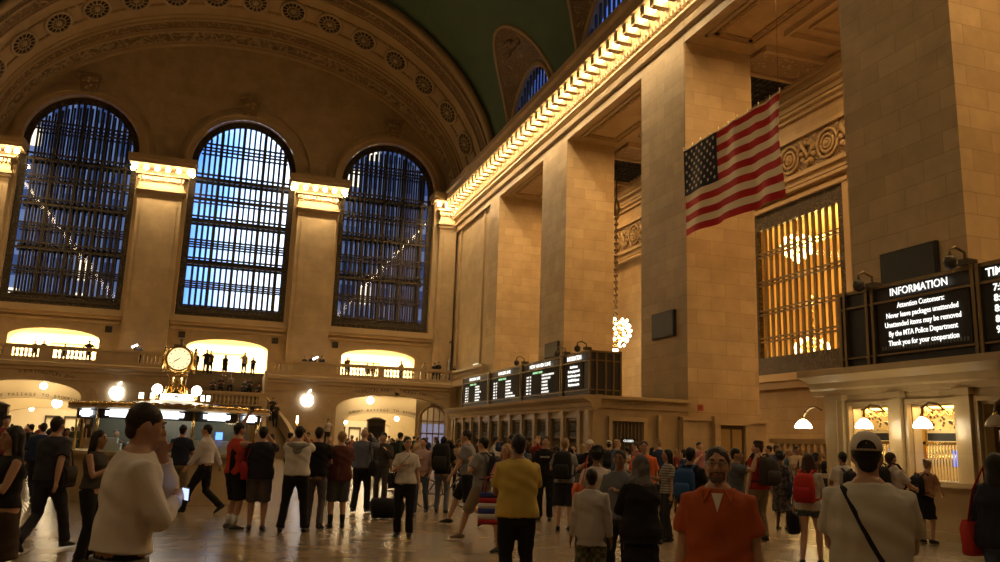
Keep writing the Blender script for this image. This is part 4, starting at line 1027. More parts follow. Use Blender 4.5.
DIAL = emis('opal_dial_glow', (1, .80, .42), 1.35)
for k in range(4):
    a = PI/2*k + R(0); M = Matrix.Rotation(a, 4, 'Z')
    q = MB(); q.add([(.35*math.cos(2*PI*i/32), -.475, 1.0+.35*math.sin(2*PI*i/32)) for i in range(32)], [tuple(range(32))]); q.xf(M); q.build('dial', DIAL, ck, fix=False)
    q = MB(); q.tube([(.375*math.cos(2*PI*i/32), -.46, 1.0+.375*math.sin(2*PI*i/32)) for i in range(33)], .045, 6, cap=False); q.xf(M); q.build('bezel', BRASS, ck)
    for hr in range(12):
        t_ = 2*PI*hr/12; c_, s_ = math.sin(t_), math.cos(t_); q = MB(); q.tube([(.26*c_, -.48, 1+.26*s_), (.31*c_, -.48, 1+.31*s_)], .010, 4); q.xf(M); q.build('hour_mark', BLACK, ck)
    q = MB(); q.tube([(.03,-.485,1.02),(-.15,-.485,.91)], .010, 4); q.tube([(.05,-.487,1.04),(-.21,-.487,.82)], .006, 4); q.xf(M); q.build('clock_hands', BLACK, ck)
m = MB(); m.rev([(.2,1.36),(.12,1.42),(.14,1.5),(.05,1.55),(.04,1.6),(.07,1.66),(.01,1.72)], n=12); m.join(MB().tube([(-.22,0,1.47),(.12,0,1.47)], .05, 8)); m.build('finial', BRZL, ck)
for x, lab in ((-.40, 'left glowing globe lamp beside the foot of the clock'), (.50, 'right glowing globe lamp beside the foot of the clock')):
    l = thing('booth_globe_lamp', lab, 'lamp', (IX+x, IY-.35, 2.36)); MB().tube([(0,0,-.05),(0,0,.12)], .05, 8).build('stem', BRASS, l); MB().ball((0,0,.24), .12, 14, 9).build('globe', emis('white_globe_glow', (1,.93,.78), 14), l)

# ================================================================== LIGHT
def area(name, loc, rot, sx, sy, pw, col, spread=None):
    l = bpy.data.lights.new(name, 'AREA'); l.shape = 'RECTANGLE'; l.size = sx; l.size_y = sy; l.energy = pw; l.color = col
    if spread: l.spread = spread
    o = bpy.data.objects.new(name, l); COL.objects.link(o); o.location = loc; o.rotation_euler = rot; return o
def point(name, loc, pw, col, r=.3):
    l = bpy.data.lights.new(name, 'POINT'); l.energy = pw; l.color = col; l.shadow_soft_size = r; o = bpy.data.objects.new(name, l); COL.objects.link(o); o.location = loc; return o
def spotl(name, loc, tgt, pw, col, ang, blend=.6, r=.3):
    l = bpy.data.lights.new(name, 'SPOT'); l.energy = pw; l.color = col; l.spot_size = R(ang); l.spot_blend = blend; l.shadow_soft_size = r
    o = bpy.data.objects.new(name, l); COL.objects.link(o); o.location = loc; o.rotation_euler = (Vector(tgt)-Vector(loc)).to_track_quat('-Z', 'Y').to_euler(); return o
WARM = (1, .59, .235); WARM2 = (1, .74, .42)
# rooms behind the balcony doors and the passages
for h in UPD: area('gallery_ceiling_light', (h['uc'], YE+5, 9.5), (0, 0, 0), 8, 6, 4500, (1, .85, .55))
for h in LOW:
    area('passage_ceiling_light', (h['uc'], 77, 5.0), (0, 0, 0), 8, 10, 700, (1, .78, .42)); area('passage_ceiling_light', (h['uc'], 67.9, 5.1), (0, 0, 0), 7, 1.6, 110, (1, .75, .4)); area('passage_ceiling_light', (h['uc'], 86, 5.0), (0, 0, 0), 8, 8, 900, (1, .85, .6))
# aisle lamps: warm downlights in each bay
for a, c in OPEN: area('aisle_downlight', (21.0, (a+c)/2-1.0, 19.3), (0, 0, 0), 3.0, 3.0, 800, WARM)
for a, c in OPEN: point('aisle_lamp', (22.6, (a+c)/2, 6.0), 240, WARM, .5)
point('grille_room_light', (30.5, 36.5, 10.5), 5200, (1, .68, .26), .6)
for y in (14.72, 13.12): point('bracket_lamp_light', (13.4, y, 2.1), 13, (1, .76, .42), .12)
point('bracket_lamp_light', (13.75, 17.16, 2.1), 13, (1, .76, .42), .12)
for h in H1[:2]: area('ticket_niche_light', (14.22, h['uc']+.1, 2.66), (0, R(-8), 0), .3, 1.0, 16, (1, .74, .36))  # added to brighten the window niches, no fitting there
# continuation of the bulb rows beyond the part in view
area('cornice_row_light', (17.5, 4, 21.9), (0, R(0), 0), .25, 26, 500, (1, .73, .40)); area('cornice_row_light', (-17.5, 27, 21.9), (0, 0, 0), .25, 80, 1900, (1, .73, .40))
# added warm fill above and around the viewer, no chandeliers hang there
for y in (-4, 12): point('hall_chandelier_light', (8, y, 14), 300, WARM2, .8); point('hall_chandelier_light', (-12, y, 14), 200, WARM2, .8)
# lamps of the lit capitals and the side cornice throw their light down the stone below them
for a_, c_ in ((-7.7,-4.4),(4.65,7.9),(16.9,18.4),(-18.4,-16.7)): area('capital_bulb_light', ((a_+c_)/2, YE-1.5, 21.7), (R(-14), 0, 0), c_-a_, .2, 620*(c_-a_)/3.3, (1, .73, .40))
area('cornice_bulb_light', (16.9, 48, 21.7), (0, R(-16), 0), .2, 40, 1500, (1, .73, .40))
# dusk sky
w = bpy.data.worlds.new('dusk'); sc.world = w; w.use_nodes = True; nt = w.node_tree; bg = nt.nodes['Background']
tc = nt.nodes.new('ShaderNodeTexCoord'); n = nt.nodes.new('ShaderNodeTexNoise'); n.inputs['Scale'].default_value = 2.2; nt.links.new(tc.outputs['Generated'], n.inputs['Vector'])
sx = nt.nodes.new('ShaderNodeSeparateXYZ'); nt.links.new(tc.outputs['Generated'], sx.inputs[0])
mr = nt.nodes.new('ShaderNodeMapRange'); mr.inputs['From Min'].default_value = -.2; mr.inputs['From Max'].default_value = .5; nt.links.new(sx.outputs['X'], mr.inputs['Value'])
wb = nt.nodes.new('ShaderNodeMath'); wb.operation = 'MULTIPLY_ADD'; wb.inputs[1].default_value = .10; wb.inputs[2].default_value = -.05; nt.links.new(n.outputs['Fac'], wb.inputs[0])
n.inputs['Scale'].default_value = 14
ad = nt.nodes.new('ShaderNodeMath'); nt.links.new(mr.outputs[0], ad.inputs[0]); nt.links.new(wb.outputs[0], ad.inputs[1])
cr = nt.nodes.new('ShaderNodeValToRGB'); e = cr.color_ramp.elements; e[0].position = .0; e[0].color = (.10,.15,.30,1); e[1].position = 1; e[1].color = (.035,.06,.20,1)
for p_, c_ in ((.20, (.07,.20,.62,1)), (.25, (.20,.42,.95,1)), (.29, (.62,.78,1,1)), (.36, (.85,.92,1,1)), (.42, (.35,.55,.95,1)), (.55, (.06,.12,.36,1))):
    q_ = cr.color_ramp.elements.new(p_); q_.color = c_
nt.links.new(ad.outputs[0], cr.inputs[0]); nt.links.new(cr.outputs[0], bg.inputs[0]); bg.inputs[1].default_value = 3.0

vs = sc.view_settings; sc.display_settings.display_device = 'sRGB'; vs.view_transform = 'Standard'; vs.look = 'None'; vs.gamma = 1; vs.use_curve_mapping = False; vs.exposure = 0.0
cy = sc.cycles; cy.use_denoising = True
try: cy.denoiser = 'OPENIMAGEDENOISE'
except Exception: pass
cy.max_bounces = 6; cy.diffuse_bounces = 4; cy.glossy_bounces = 3; cy.transparent_max_bounces = 12; cy.sample_clamp_indirect = 4.0
# ================================================================== PEOPLE
_pend = []      # (object, voxel, smooth, wrinkle)
_mc = {}
def cloth_mat(c, rough=.85):
    k = ('c', tuple(c), rough)
    if k not in _mc: _mc[k] = mat('fabric', c, rough, spec=.2)
    return _mc[k]
def pat_mat(name, c1, c2, scale, kind):
    k = (name,)
    if k in _mc: return _mc[k]
    m = bpy.data.materials.new(name); m.use_nodes = True; nt = m.node_tree; b = nt.nodes['Principled BSDF']; tc = nt.nodes.new('ShaderNodeTexCoord')
    if kind == 'check':
        wv = nt.nodes.new('ShaderNodeTexChecker'); wv.inputs['Scale'].default_value = scale; wv.inputs['Color1'].default_value = (*c1, 1); wv.inputs['Color2'].default_value = (*c2, 1); nt.links.new(tc.outputs['Object'], wv.inputs['Vector']); nt.links.new(wv.outputs['Color'], b.inputs['Base Color'])
    else:
        wv = nt.nodes.new('ShaderNodeTexWave' if kind == 'stripe' else 'ShaderNodeTexNoise'); wv.inputs['Scale'].default_value = scale
        if kind == 'stripe': wv.bands_direction = 'Z'
        nt.links.new(tc.outputs['Object'], wv.inputs['Vector'])
        rp = nt.nodes.new('ShaderNodeMapRange'); rp.inputs['From Min'].default_value = .45; rp.inputs['From Max'].default_value = .55; nt.links.new(wv.outputs['Fac'], rp.inputs['Value'])
        mx = nt.nodes.new('ShaderNodeMix'); mx.data_type = 'RGBA'; mx.inputs[6].default_value = (*c1, 1); mx.inputs[7].default_value = (*c2, 1); nt.links.new(rp.outputs[0], mx.inputs[0]); nt.links.new(mx.outputs[2], b.inputs['Base Color'])
    b.inputs['Roughness'].default_value = .85; _mc[k] = m; return m
def skin_mat(c):
    k = ('s', tuple(c))
    if k not in _mc: _mc[k] = mat('skin', c, .5, spec=.35, bump=(30, .1, .003))
    return _mc[k]
SK = {'light': (.52,.31,.20), 'tan': (.40,.23,.14), 'brown': (.24,.125,.07), 'dark': (.10,.052,.032)}
HC = {'black': (.012,.010,.009), 'brown': (.05,.028,.016), 'dkbrown': (.025,.015,.010), 'blond': (.30,.19,.09), 'grey': (.20,.18,.16)}
def hair_mat(c):
    k = ('h', c)
    if k not in _mc: _mc[k] = mat('hair', HC[c], .55, spec=.3, bump=(60, .5, .01))
    return _mc[k]
HAND = {  # targets for the right hand (x positive = own right side); mirrored for the left
 'down': ((.27,.04,.77), (0,-1,-.1)), 'swingf': ((.24,.27,.88), (.2,-1,-.3)), 'swingb': ((.26,-.24,.86), (.1,-1,0)), 'phone': ((.07,.33,1.20), (.5,-.3,-1)),
 'camera': ((.07,.34,1.58), (.7,.1,-1)), 'high': ((.16,.26,1.92), (.8,.1,-.2)), 'hip': ((.21,.05,1.03), (1,-.5,.1)), 'ear': ((.10,.05,1.58), (.6,.8,-.6)),
 'chest': ((.03,.24,1.25), (.7,-.1,-1)), 'strap': ((.13,.17,1.34), (.6,0,-1)), 'counter': ((.15,.42,1.12), (.6,-.4,-.6)), 'carry': ((.24,.16,.92), (.4,-1,-.2)), 'out': ((.50,.12,1.10), (.2,-.6,-1)), 'face': ((.05,.15,1.47), (.5,.35,-1)), 'point': ((.20,.50,1.62), (.8,0,-.8))}
def ik(a, b, l1, l2, hint):
    a, b = Vector(a), Vector(b); d = b-a; L = d.length
    if L > (l1+l2)*.995: b = a + d*((l1+l2)*.995/L); d = b-a; L = d.length
    u = d/L; x = (l1*l1-l2*l2+L*L)/(2*L); h = math.sqrt(max(1e-6, l1*l1-x*x)); hv = Vector(hint); hv = hv-u*hv.dot(u); hv.normalize()
    return a+u*x+hv*h, b
def head_mb(female, far):
    m = MB(); n, k = 18, 12; rs = []
    vs = []; 
    for i in range(k+1):
        ph = -PI/2+PI*i/k; z = .118*math.sin(ph); c = math.cos(ph)
        for j in range(n):
            a = 2*PI*j/n; x = .076*c*math.cos(a); y = .098*c*math.sin(a); t = max(0, -z/.118)
            x *= 1-.30*t**1.4
            if y > 0: y *= (.95-.06*t)
            else: y *= 1-.35*t
            vs.append((x, y, z))
    fs = [(i*n+j, i*n+(j+1) % n, (i+1)*n+(j+1) % n, (i+1)*n+j) for i in range(k) for j in range(n)]
    fs += [tuple(range(n))[::-1], tuple(k*n+j for j in range(n))]
    m.add(vs, fs, True)
    if not far:
        m.tube([(0,.080,.028),(0,.098,.0),(0,.112,-.022),(0,.092,-.034)], [.009,.012,.016,.010], 8)
        m.tube([(-.045,.070,.034),(-.02,.086,.036),(.02,.086,.036),(.045,.070,.034)], [.008,.010,.010,.008], 6)
        m.tube([(-.024,.078,-.058),(0,.090,-.058),(.024,.078,-.058)], [.007,.010,.007], 6)
        m.ball((0,.066,-.096), .026, 8, 6)
        for s in (-1, 1): m.ball((s*.079,-.008,-.004), .030, 8, 6, (.35,.6,1)); m.ball((s*.042,.062,-.022), .022, 8, 6)
    return m
def hair_mb(style):
    m = MB()
    if style == 'afro':
        m.ball((0,-.02,.035), .1, 14, 9, (1.12,1.18,1.12)); rr = random.Random(5)
        for i in range(26):
            a = rr.uniform(0, 2*PI); e = rr.uniform(-.2, 1.4); m.ball((.1*math.cos(a)*math.cos(e), -.03+.1*math.sin(a)*math.cos(e)-.02, .04+.1*math.sin(e)), .028, 6, 4)
        return m
    m.ball((0,-.019,.034), .1, 16, 10, (.83,.99,.93)); m.ball((0,-.062,-.035), .052, 12, 8, (1.05,.7,1.0))
    for s in (-1, 1): m.ball((s*.068,.008,.012), .026, 8, 6, (.5,.8,1.3))
    if style in ('long', 'longer'):
        L = .30 if style == 'long' else .42
        m.rings([(0,-.045,.05,.085,.07),(0,-.052,-.05,.093,.066),(0,-.07,-.13,.098,.052),(0,-.09,-.13-L*.5,.092,.040),(0,-.10,-.13-L,.055,.02)][::-1], 14)
        for s in (-1, 1): m.tube([(s*.072,.0,.03),(s*.084,.0,-.06),(s*.085,-.01,-.16)], [.022,.026,.02], 7)
    if style == 'bob': m.rings([(0,-.05,.05,.085,.07),(0,-.05,-.05,.096,.075),(0,-.045,-.13,.090,.065)][::-1], 14)
    if style == 'bun': m.ball((0,-.115,.085), .045, 10, 7)
    if style == 'pony': m.tube([(0,-.11,.05),(0,-.17,.03),(0,-.16,-.1),(0,-.13,-.22)], [.025,.035,.03,.012], 8)
    if style == 'messy':
        rr = random.Random(9)
        for i in range(16): a = rr.uniform(0, 2*PI); m.ball((.055*math.cos(a), -.02+.07*math.sin(a), .105+rr.uniform(-.01,.015)), .028, 6, 4)
    if style == 'receding': m.v = [(x, y-.018 if y > 0 and z > .05 else y, z-.004) for x, y, z in m.v]
    return m
def person(label, px, Y, H=1.72, face=180, fem=False, w=1.0, sk='tan', hair=('black', 'short'), top=((.05,.05,.06), 'short', .90), bot=('pants', (.02,.02,.025)),
           shoes=(.03,.03,.03), arms=('down', 'down'), legs='stand', lean=0, hturn=0, nod=0, z0=0, X=None, group=None, beard=None, glasses=False, socks=None, vox=None, open_collar=None, text_=None, over=None):
    x0 = spot(px, Y) if X is None else X
    s = H/1.75; far = Y > 24
    vx_ = vox or (.010 if Y < 6 else .013 if Y < 13 else .017 if Y < 20 else .026 if Y < 34 else .034)
    if X is None: face = face + math.degrees(math.atan2(x0, Y))
    rz = -R(face)
    root = thing('person', label, 'person', (x0, Y, z0), rz, group); root.scale = (s, s, s)
    ph = R(lean)
    def U(p):
        p = Vector(p)
        if p.z > .95: dz, dy = p.z-.95, p.y; p = Vector((p.x, dy*math.cos(ph)+dz*math.sin(ph), .95+dz*math.cos(ph)-dy*math.sin(ph)))
        return p
    sw = (.172 if fem else .195)*(1+(w-1)*.5)
    # skeleton
    A = []
    for side, pz in ((1, arms[0]), (-1, arms[1])):
        tgt, hint = HAND[pz] if isinstance(pz, str) else pz
        sh = U((side*sw*.87, 0, 1.395)); tg = Vector((side*tgt[0], tgt[1], tgt[2])); tg = U(tg) if tgt[2] > .95 else Vector((tg.x, tg.y+(.3*math.sin(ph)), tg.z))
        el, wr = ik(sh, tg, .29, .255, (side*hint[0], hint[1], hint[2])); A.append((side, sh, el, wr, pz))
    LG = []
    ft = {'stand': ((.11,.0,.08),(-.11,.02,.08)), 'wide': ((.19,.03,.08),(-.19,-.03,.08)), 'walk': ((.09,.36,.09),(-.09,-.34,.17)), 'walk2': ((.09,-.34,.17),(-.09,.36,.09)), 'step': ((.10,.16,.08),(-.10,-.14,.10)), 'contra': ((.15,.10,.08),(-.09,-.02,.08)), 'sit': ((.14,.42,.46),(-.14,.40,.46))}[legs]
    hipz = .93 - (.045 if legs.startswith('walk') else 0)
    for side, f in zip((1, -1), ft):
        hp = Vector((side*.092, 0, hipz)); kn, an = ik(hp, f, .435, .43, (side*.08, 1, 0)); LG.append((side, hp, kn, an, (-35 if f[2] > .14 and legs.startswith('walk') else 0)))
    def torso(g, zlo=.84, zhi=2, extra=0, bell=0):
        if fem: T = [(.84,.14,.11),(.90,.178,.125),(.97,.180,.125),(1.04,.155,.11),(1.11,.135,.098),(1.20,.142,.105),(1.28,.160,.128),(1.36,.160,.112),(1.405,.142,.092),(1.435,.112,.078),(1.465,.080,.066),(1.495,.060,.060)]
        else: T = [(.84,.14,.11),(.90,.168,.12),(.97,.170,.122),(1.04,.160,.118),(1.11,.155,.115),(1.20,.165,.12),(1.30,.182,.127),(1.375,.180,.118),(1.42,.158,.100),(1.455,.118,.084),(1.485,.082,.072),(1.51,.064,.064)]
        pts = []
        for z, rx, ry in T:
            if zlo-.001 <= z <= zhi: pts.append((z, rx, ry))
        if zlo < .84: pts = [(zlo, .17, .125)]+pts
        elif pts[0][0] > zlo+.02: pts = [(zlo, pts[0][1], pts[0][2])]+pts
        m = MB(); rr = []
        for z, rx, ry in pts:
            b_ = 1 + (w-1)*(1.25 if z < 1.3 else .6); tap = g + bell*max(0, 1.2-z)
            if z > 1.43: tap = min(g, .014)
            rr.append((0, 0, z, rx*b_+tap, ry*b_+tap*.9, .88))
        m.rings(rr, 22); m.v = [tuple(U(p)) for p in m.v]; return m
    # body: one continuous surface
    bd = torso(0); nk = U((0, .0, 1.46)); hc = U((0, .022, 1.625))
    bd.tube([nk, U((0,.005,1.50)), U((0,.012,1.56))], [.066*(.88 if fem else 1), .058*(.86 if fem else 1), .058*(.86 if fem else 1)], 12)
    MH = Matrix.Translation(hc) @ Matrix.Rotation(R(-lean*.3-nod), 4, 'X') @ Matrix.Rotation(R(-hturn), 4, 'Z')
    bd.join(head_mb(fem, far), MH)
    aw = (.86 if fem else 1)*(1+(w-1)*.6)
    for side, sh, el, wr, pz in A:
        bd.tube([sh+Vector((-side*.05,0,.0)), sh, sh.lerp(el, .35), sh.lerp(el, .8), el, el.lerp(wr, .3), el.lerp(wr, .75), wr], [.050*aw,.056*aw, .052*aw, .044*aw, .041*aw, .043*aw, .033*aw, .027*aw], 10)
        f = (wr-el).normalized(); sv = Vector((0, 1, .0)) if abs(f.y) < .75 else Vector((0, 0, 1)); sv = (sv-f*sv.dot(f)).normalized(); nv = f.cross(sv)
        if nv.x*side > 0: nv = -nv
        P = lambda a, b_, c: wr + f*a + sv*b_ + nv*c
        bd.tube([P(0,0,0), P(.035,0,0), P(.085,0,0)], [(.026,.022),(.040,.017),(.041,.015)], 10, ref=tuple(sv))
        if Y < 24:
            c_ = .35 if pz in ('down', 'swingf', 'swingb') else .95
            for q_, L in ((-.030,.060),(-.010,.074),(.010,.078),(.030,.070)):
                p0 = P(.075, q_, 0); p1 = p0+(f*math.cos(c_*.5)+nv*math.sin(c_*.5))*L*.45; p2 = p1+(f*math.cos(c_*1.3)+nv*math.sin(c_*1.3))*L*.32; p3 = p2+(f*math.cos(c_*2)+nv*math.sin(c_*2))*L*.28
                bd.tube([p0, p1, p2, p3], [.0095,.009,.0085,.007], 6)
            bd.tube([P(.02,.028,.002), P(.045,.052,.008), P(.075,.062,.016)], [.013,.011,.008], 6)
        else: bd.tube([P(.07,0,0), P(.12,0,.01), P(.16,0,.03)], [(.036,.013),(.034,.012),(.018,.009)], 8, ref=tuple(sv))
    for side, hp, kn, an, fp in LG:
        lw = 1+(w-1)*.6
        bd.tube([hp+Vector((0,0,.03)), hp.lerp(kn,.3), hp.lerp(kn,.75), kn, kn.lerp(an,.28), kn.lerp(an,.7), an], [.088*lw,.084*lw,.062*lw,.053*lw,.057*lw,.043,.037], 12)
        if far or True:
            d = Vector((side*.12, math.cos(R(fp)), math.sin(R(fp)))).normalized(); bd.tube([an+Vector((0,-.03,-.02)), an+d*.06+Vector((0,0,-.035)), an+d*.16+Vector((0,0,-.05))], [.036,.036,.022], 8)
    ob = bd.build('body', skin_mat(SK[sk]), root, fix=False); _pend.append((ob, vx_, 3, 0))
    # hair / headwear
    hm = Matrix(MH)
    if hair[1] == 'scarf':
        q = MB(); q.ball((0,-.015,.02), .1, 16, 10, (.95,1.12,1.16)); q.rings([(0,-.03,.0,.10,.10),(0,-.02,-.10,.105,.10),(0,-.01,-.17,.15,.12),(0,-.02,-.24,.17,.12)][::-1], 16)
        o = q.xf(hm).build('headscarf', pat_mat('grey_scarf', (.16,.15,.15), (.07,.065,.07), 9, 'noise'), root, fix=False); _pend.append((o, vx_, 3, .004))
    elif hair[1] != 'bald':
        o = hair_mb(hair[1].replace('capped', 'short')).xf(hm).build('hair', hair_mat(hair[0]), root, fix=False); _pend.append((o, vx_*.9, 2, .003))
    if len(hair) > 2:
        cc = hair[2]; q = MB(); q.rings([(0,-.012,.035,.086,.110),(0,-.012,.075,.083,.106),(0,-.014,.11,.070,.088),(0,-.016,.137,.045,.055),(0,-.018,.146,.008,.01)], 20)
        fl = hair[3] if len(hair) > 3 else 1
        q.v = [tuple(hm @ Vector(p)) for p in q.v]; o = q.build('cap', cloth_mat(cc), root)
        q = MB(); q.prism([(-.075, .06*fl), (-.06, .155*fl), (0, .185*fl), (.06, .155*fl), (.075, .06*fl)], 'z', .036, .046); q.xf(hm); q.build('cap_brim', cloth_mat(cc), root)
        q = MB(); q.tube([(.045*math.cos(a), -fl*(.128-.012*math.sin(a)), .045+.045*math.sin(a)) for a in [PI*i/10 for i in range(11)]], .006, 5); q.add([(.04*math.cos(a), -fl*(.1265-.012*math.sin(a)), .047+.036*math.sin(a)) for a in [PI*i/10 for i in range(11)]], [tuple(range(11))]); q.xf(hm); q.build('cap_opening', hair_mat('black'), root, fix=False)
    # face details near the viewer
    if Y < 16 and 90 < (face+hturn) % 360 < 270 or Y < 7:
        for sd in (-1, 1):
            o = MB().ball((sd*.031,.081,.014), .0105, 8, 6).xf(hm).build('eye', mat_eye, root)
            q = MB().ball((sd*.031,.0875,.014), .0065, 8, 5).xf(hm).build('iris', mat_iris, o)
            MB().tube([(sd*.050,.074,.034),(sd*.032,.091,.040),(sd*.014,.092,.036)], [.003,.0052,.004], 5).xf(hm).build('eyebrow', hair_mat('grey' if hair[0] == 'grey' else 'black'), root)
        MB().tube([(-.023,.084,-.058),(0,.098,-.0585),(.023,.084,-.058)], [.003,.0045,.003], 5).xf(hm).build('mouth', mat_lip, root)
    if glasses:
        q = MB()
        for sd in (-1, 1):
            q.tube([(sd*.032+.020*math.cos(a), .101, .012+.014*math.sin(a)) for a in [2*PI*i/16 for i in range(17)]], .0015, 5); q.tube([(sd*.052,.100,.016),(sd*.082,.02,.012)], .0015, 5)
        q.tube([(-.012,.102,.016),(.012,.102,.016)], .0015, 5); q.xf(hm).build('eyeglasses', BLACK, root)
    if beard:
        q = MB(); q.ball((0,.070,-.090), .028, 10, 8, (1.1,.8,.9)); q.tube([(-.042,.068,-.045),(-.022,.094,-.043),(0,.103,-.041),(.022,.094,-.043),(.042,.068,-.045)], [.007,.007,.007,.007,.007], 7); 
        for sd in (-1, 1): q.tube([(sd*.042,.066,-.045),(sd*.046,.056,-.08),(sd*.02,.072,-.105)], [.008,.009,.010], 7)
        o = q.xf(hm).build('beard', mat('beard_grey_brown', beard, .8), root, fix=False); _pend.append((o, .006, 2, .002))
    # trousers / shorts / skirt
    bk, bc = bot; bm_ = bc if not isinstance(bc, tuple) else cloth_mat(bc)
    hem = top[2]
    if bk in ('pants', 'jeans', 'shorts', 'hotpants'):
        q = MB(); b_ = 1+(w-1)*1.0; fr_ = {'pants': 1, 'jeans': 1, 'shorts': .5, 'hotpants': .28}[bk]; lo = {'pants': .012, 'jeans': .004, 'shorts': .022, 'hotpants': .012}[bk]
        q.rings([(0,0,.82,.135*b_+lo,.105*b_+lo),(0,0,.90,(.176 if fem else .166)*b_+lo,.118*b_+lo),(0,0,.98,.158*b_+lo,.110*b_+lo),(0,0,1.03,.145*b_+lo,.100*b_+lo)], 20)
        for side, hp, kn, an, fp in LG:
            lw = 1+(w-1)*.6
            if fr_ == 1: pts = [hp+Vector((0,0,.02)), hp.lerp(kn,.35), hp.lerp(kn,.8), kn, kn.lerp(an,.4), kn.lerp(an,.8), an+Vector((0,-.005,.0))]; rad = [.095*lw+lo,.09*lw+lo,.068*lw+lo,.062+lo,.060+lo,.052+lo*1.6,.053+lo*1.8]
            elif bk == 'shorts': pts = [hp+Vector((0,0,.02)), hp.lerp(kn,.35), hp.lerp(kn,.8), kn.lerp(an, .06)]; rad = [.095*lw+lo,.092*lw+lo,.08*lw+lo,.078+lo]
            else: pts = [hp+Vector((0,0,.02)), hp.lerp(kn,.15), hp.lerp(kn,.38)]; rad = [.095+lo,.092+lo,.088+lo]
            q.tube(pts, rad, 12)
        if legs == 'sit': q.ball((0,0,.88), .16, 10, 8, (1.1,1,.7))
        o = q.build({'pants': 'trousers', 'jeans': 'jeans', 'shorts': 'shorts', 'hotpants': 'shorts'}[bk], bm_, root, fix=False); _pend.append((o, vx_, 3, .006))
    elif bk in ('skirt', 'dress', 'cloak'):
        zl = {'skirt': .50, 'dress': .42, 'cloak': .34}[bk]; fl = {'skirt': .22, 'dress': .23, 'cloak': .27}[bk]
        q = MB(); q.rings([(0,0,zl,fl,fl*.78),(0,0,zl+.02,fl,fl*.78),(0,0,.7,.205,.16),(0,0,.92,.188,.138),(0,0,1.06,.15,.115)], 22); o = q.build('skirt' if bk == 'skirt' else 'dress_skirt', bm_, root, fix=False); _pend.append((o, vx_, 3, .010))
    # top
    tc_, sl, hem = top; tm = tc_ if not isinstance(tc_, tuple) else cloth_mat(tc_)
    q = torso(.022 if sl != 'none' else .013, hem, 1.468 if fem else 1.488, 0, .05 if sl != 'none' else .02)
    if sl != 'none':
        for side, sh, el, wr, pz in A:
            base = [sh+Vector((-side*.05,0,.0)), sh+Vector((0,0,.0)), sh.lerp(el,.3)]; rad = [.056*aw+.008,.062*aw+.008,.060*aw+.010]
            if sl == 'short': base += [sh.lerp(el,.66), sh.lerp(el,.70)]; rad += [.062*aw+.012,.062*aw+.012]
            else: base += [sh.lerp(el,.8), el, el.lerp(wr,.35), el.lerp(wr,.88)]; rad += [.055*aw+.008,.052*aw+.008,.049*aw+.008,.036*aw+.010]
            q.tube(base, rad, 12)
    o = q.build({'short': 'shirt', 'long': 'long_sleeved_top', 'none': 'sleeveless_top'}[sl], tm, root, fix=False); _pend.append((o, vx_, 3, .008 if Y < 16 else .006))
    if over:  # open collar or undershirt patch
        pass
    if open_collar:
        q = MB(); P_ = [(-.035,.128,1.455),(.035,.128,1.455),(0,.162,1.34)]; q.add([tuple(U(p)) for p in P_], [(0,1,2)]); q.build('undershirt', cloth_mat((.6,.55,.5)), root, fix=False)
        for sd in (-1, 1):
            q = MB(); q.add([tuple(U(p)) for p in [(sd*.075,.02,1.50),(sd*.045,.10,1.475),(sd*.085,.145,1.40),(sd*.10,.10,1.455)]]+[tuple(U(p)) for p in [(sd*.08,.02,1.485),(sd*.045,.095,1.455),(sd*.085,.14,1.39),(sd*.105,.095,1.44)]], [(0,1,2,3),(7,6,5,4),(0,4,5,1),(1,5,6,2),(2,6,7,3),(3,7,4,0)]); q.build('collar', tm, root)
        q = MB(); 
        for i in range(5): q.ball(tuple(U((0, .155+.01*math.sin(i), 1.30-i*.085))), .006, 6, 4)
        q.build('buttons', cloth_mat((.2,.05,.02)), root)
    if text_:
        for i, t__ in enumerate(text_): text('shirt_lettering', t__, .055, cloth_mat((.75,.72,.66)), tuple(U((0, .170, 1.31-i*.06))), (PI/2, 0, PI), root)
    # shoes
    for side, hp, kn, an, fp in LG:
        q = MB(); M = Matrix.Translation(an) @ Matrix.Rotation(R(-side*7), 4, 'Z') @ Matrix.Rotation(R(fp), 4, 'X')
        q.tube([(0,-.075,-.035),(0,-.05,-.03),(0,.0,-.022),(0,.07,-.036),(0,.15,-.05),(0,.185,-.055)], [(.030,.030),(.046,.042),(.050,.044),(.038,.046),(.026,.044),(.012,.028)], 12, ref=(0,0,1))
        q.v = [(x, y, max(z, -.074)) for x, y, z in q.v]; q.xf(M); q.build('shoe', cloth_mat(shoes, .5), root)
        if socks: MB().tube([kn.lerp(an,.62), kn.lerp(an,.99)], [.050,.043], 12).build('sock', cloth_mat(socks), root)
    root['_s'] = s
    return root
mat_eye = mat('eye_white', (.26,.22,.19), .35); mat_iris = mat('eye_iris', (.02,.012,.008), .15); mat_lip = mat('lip', (.25,.09,.07), .5)

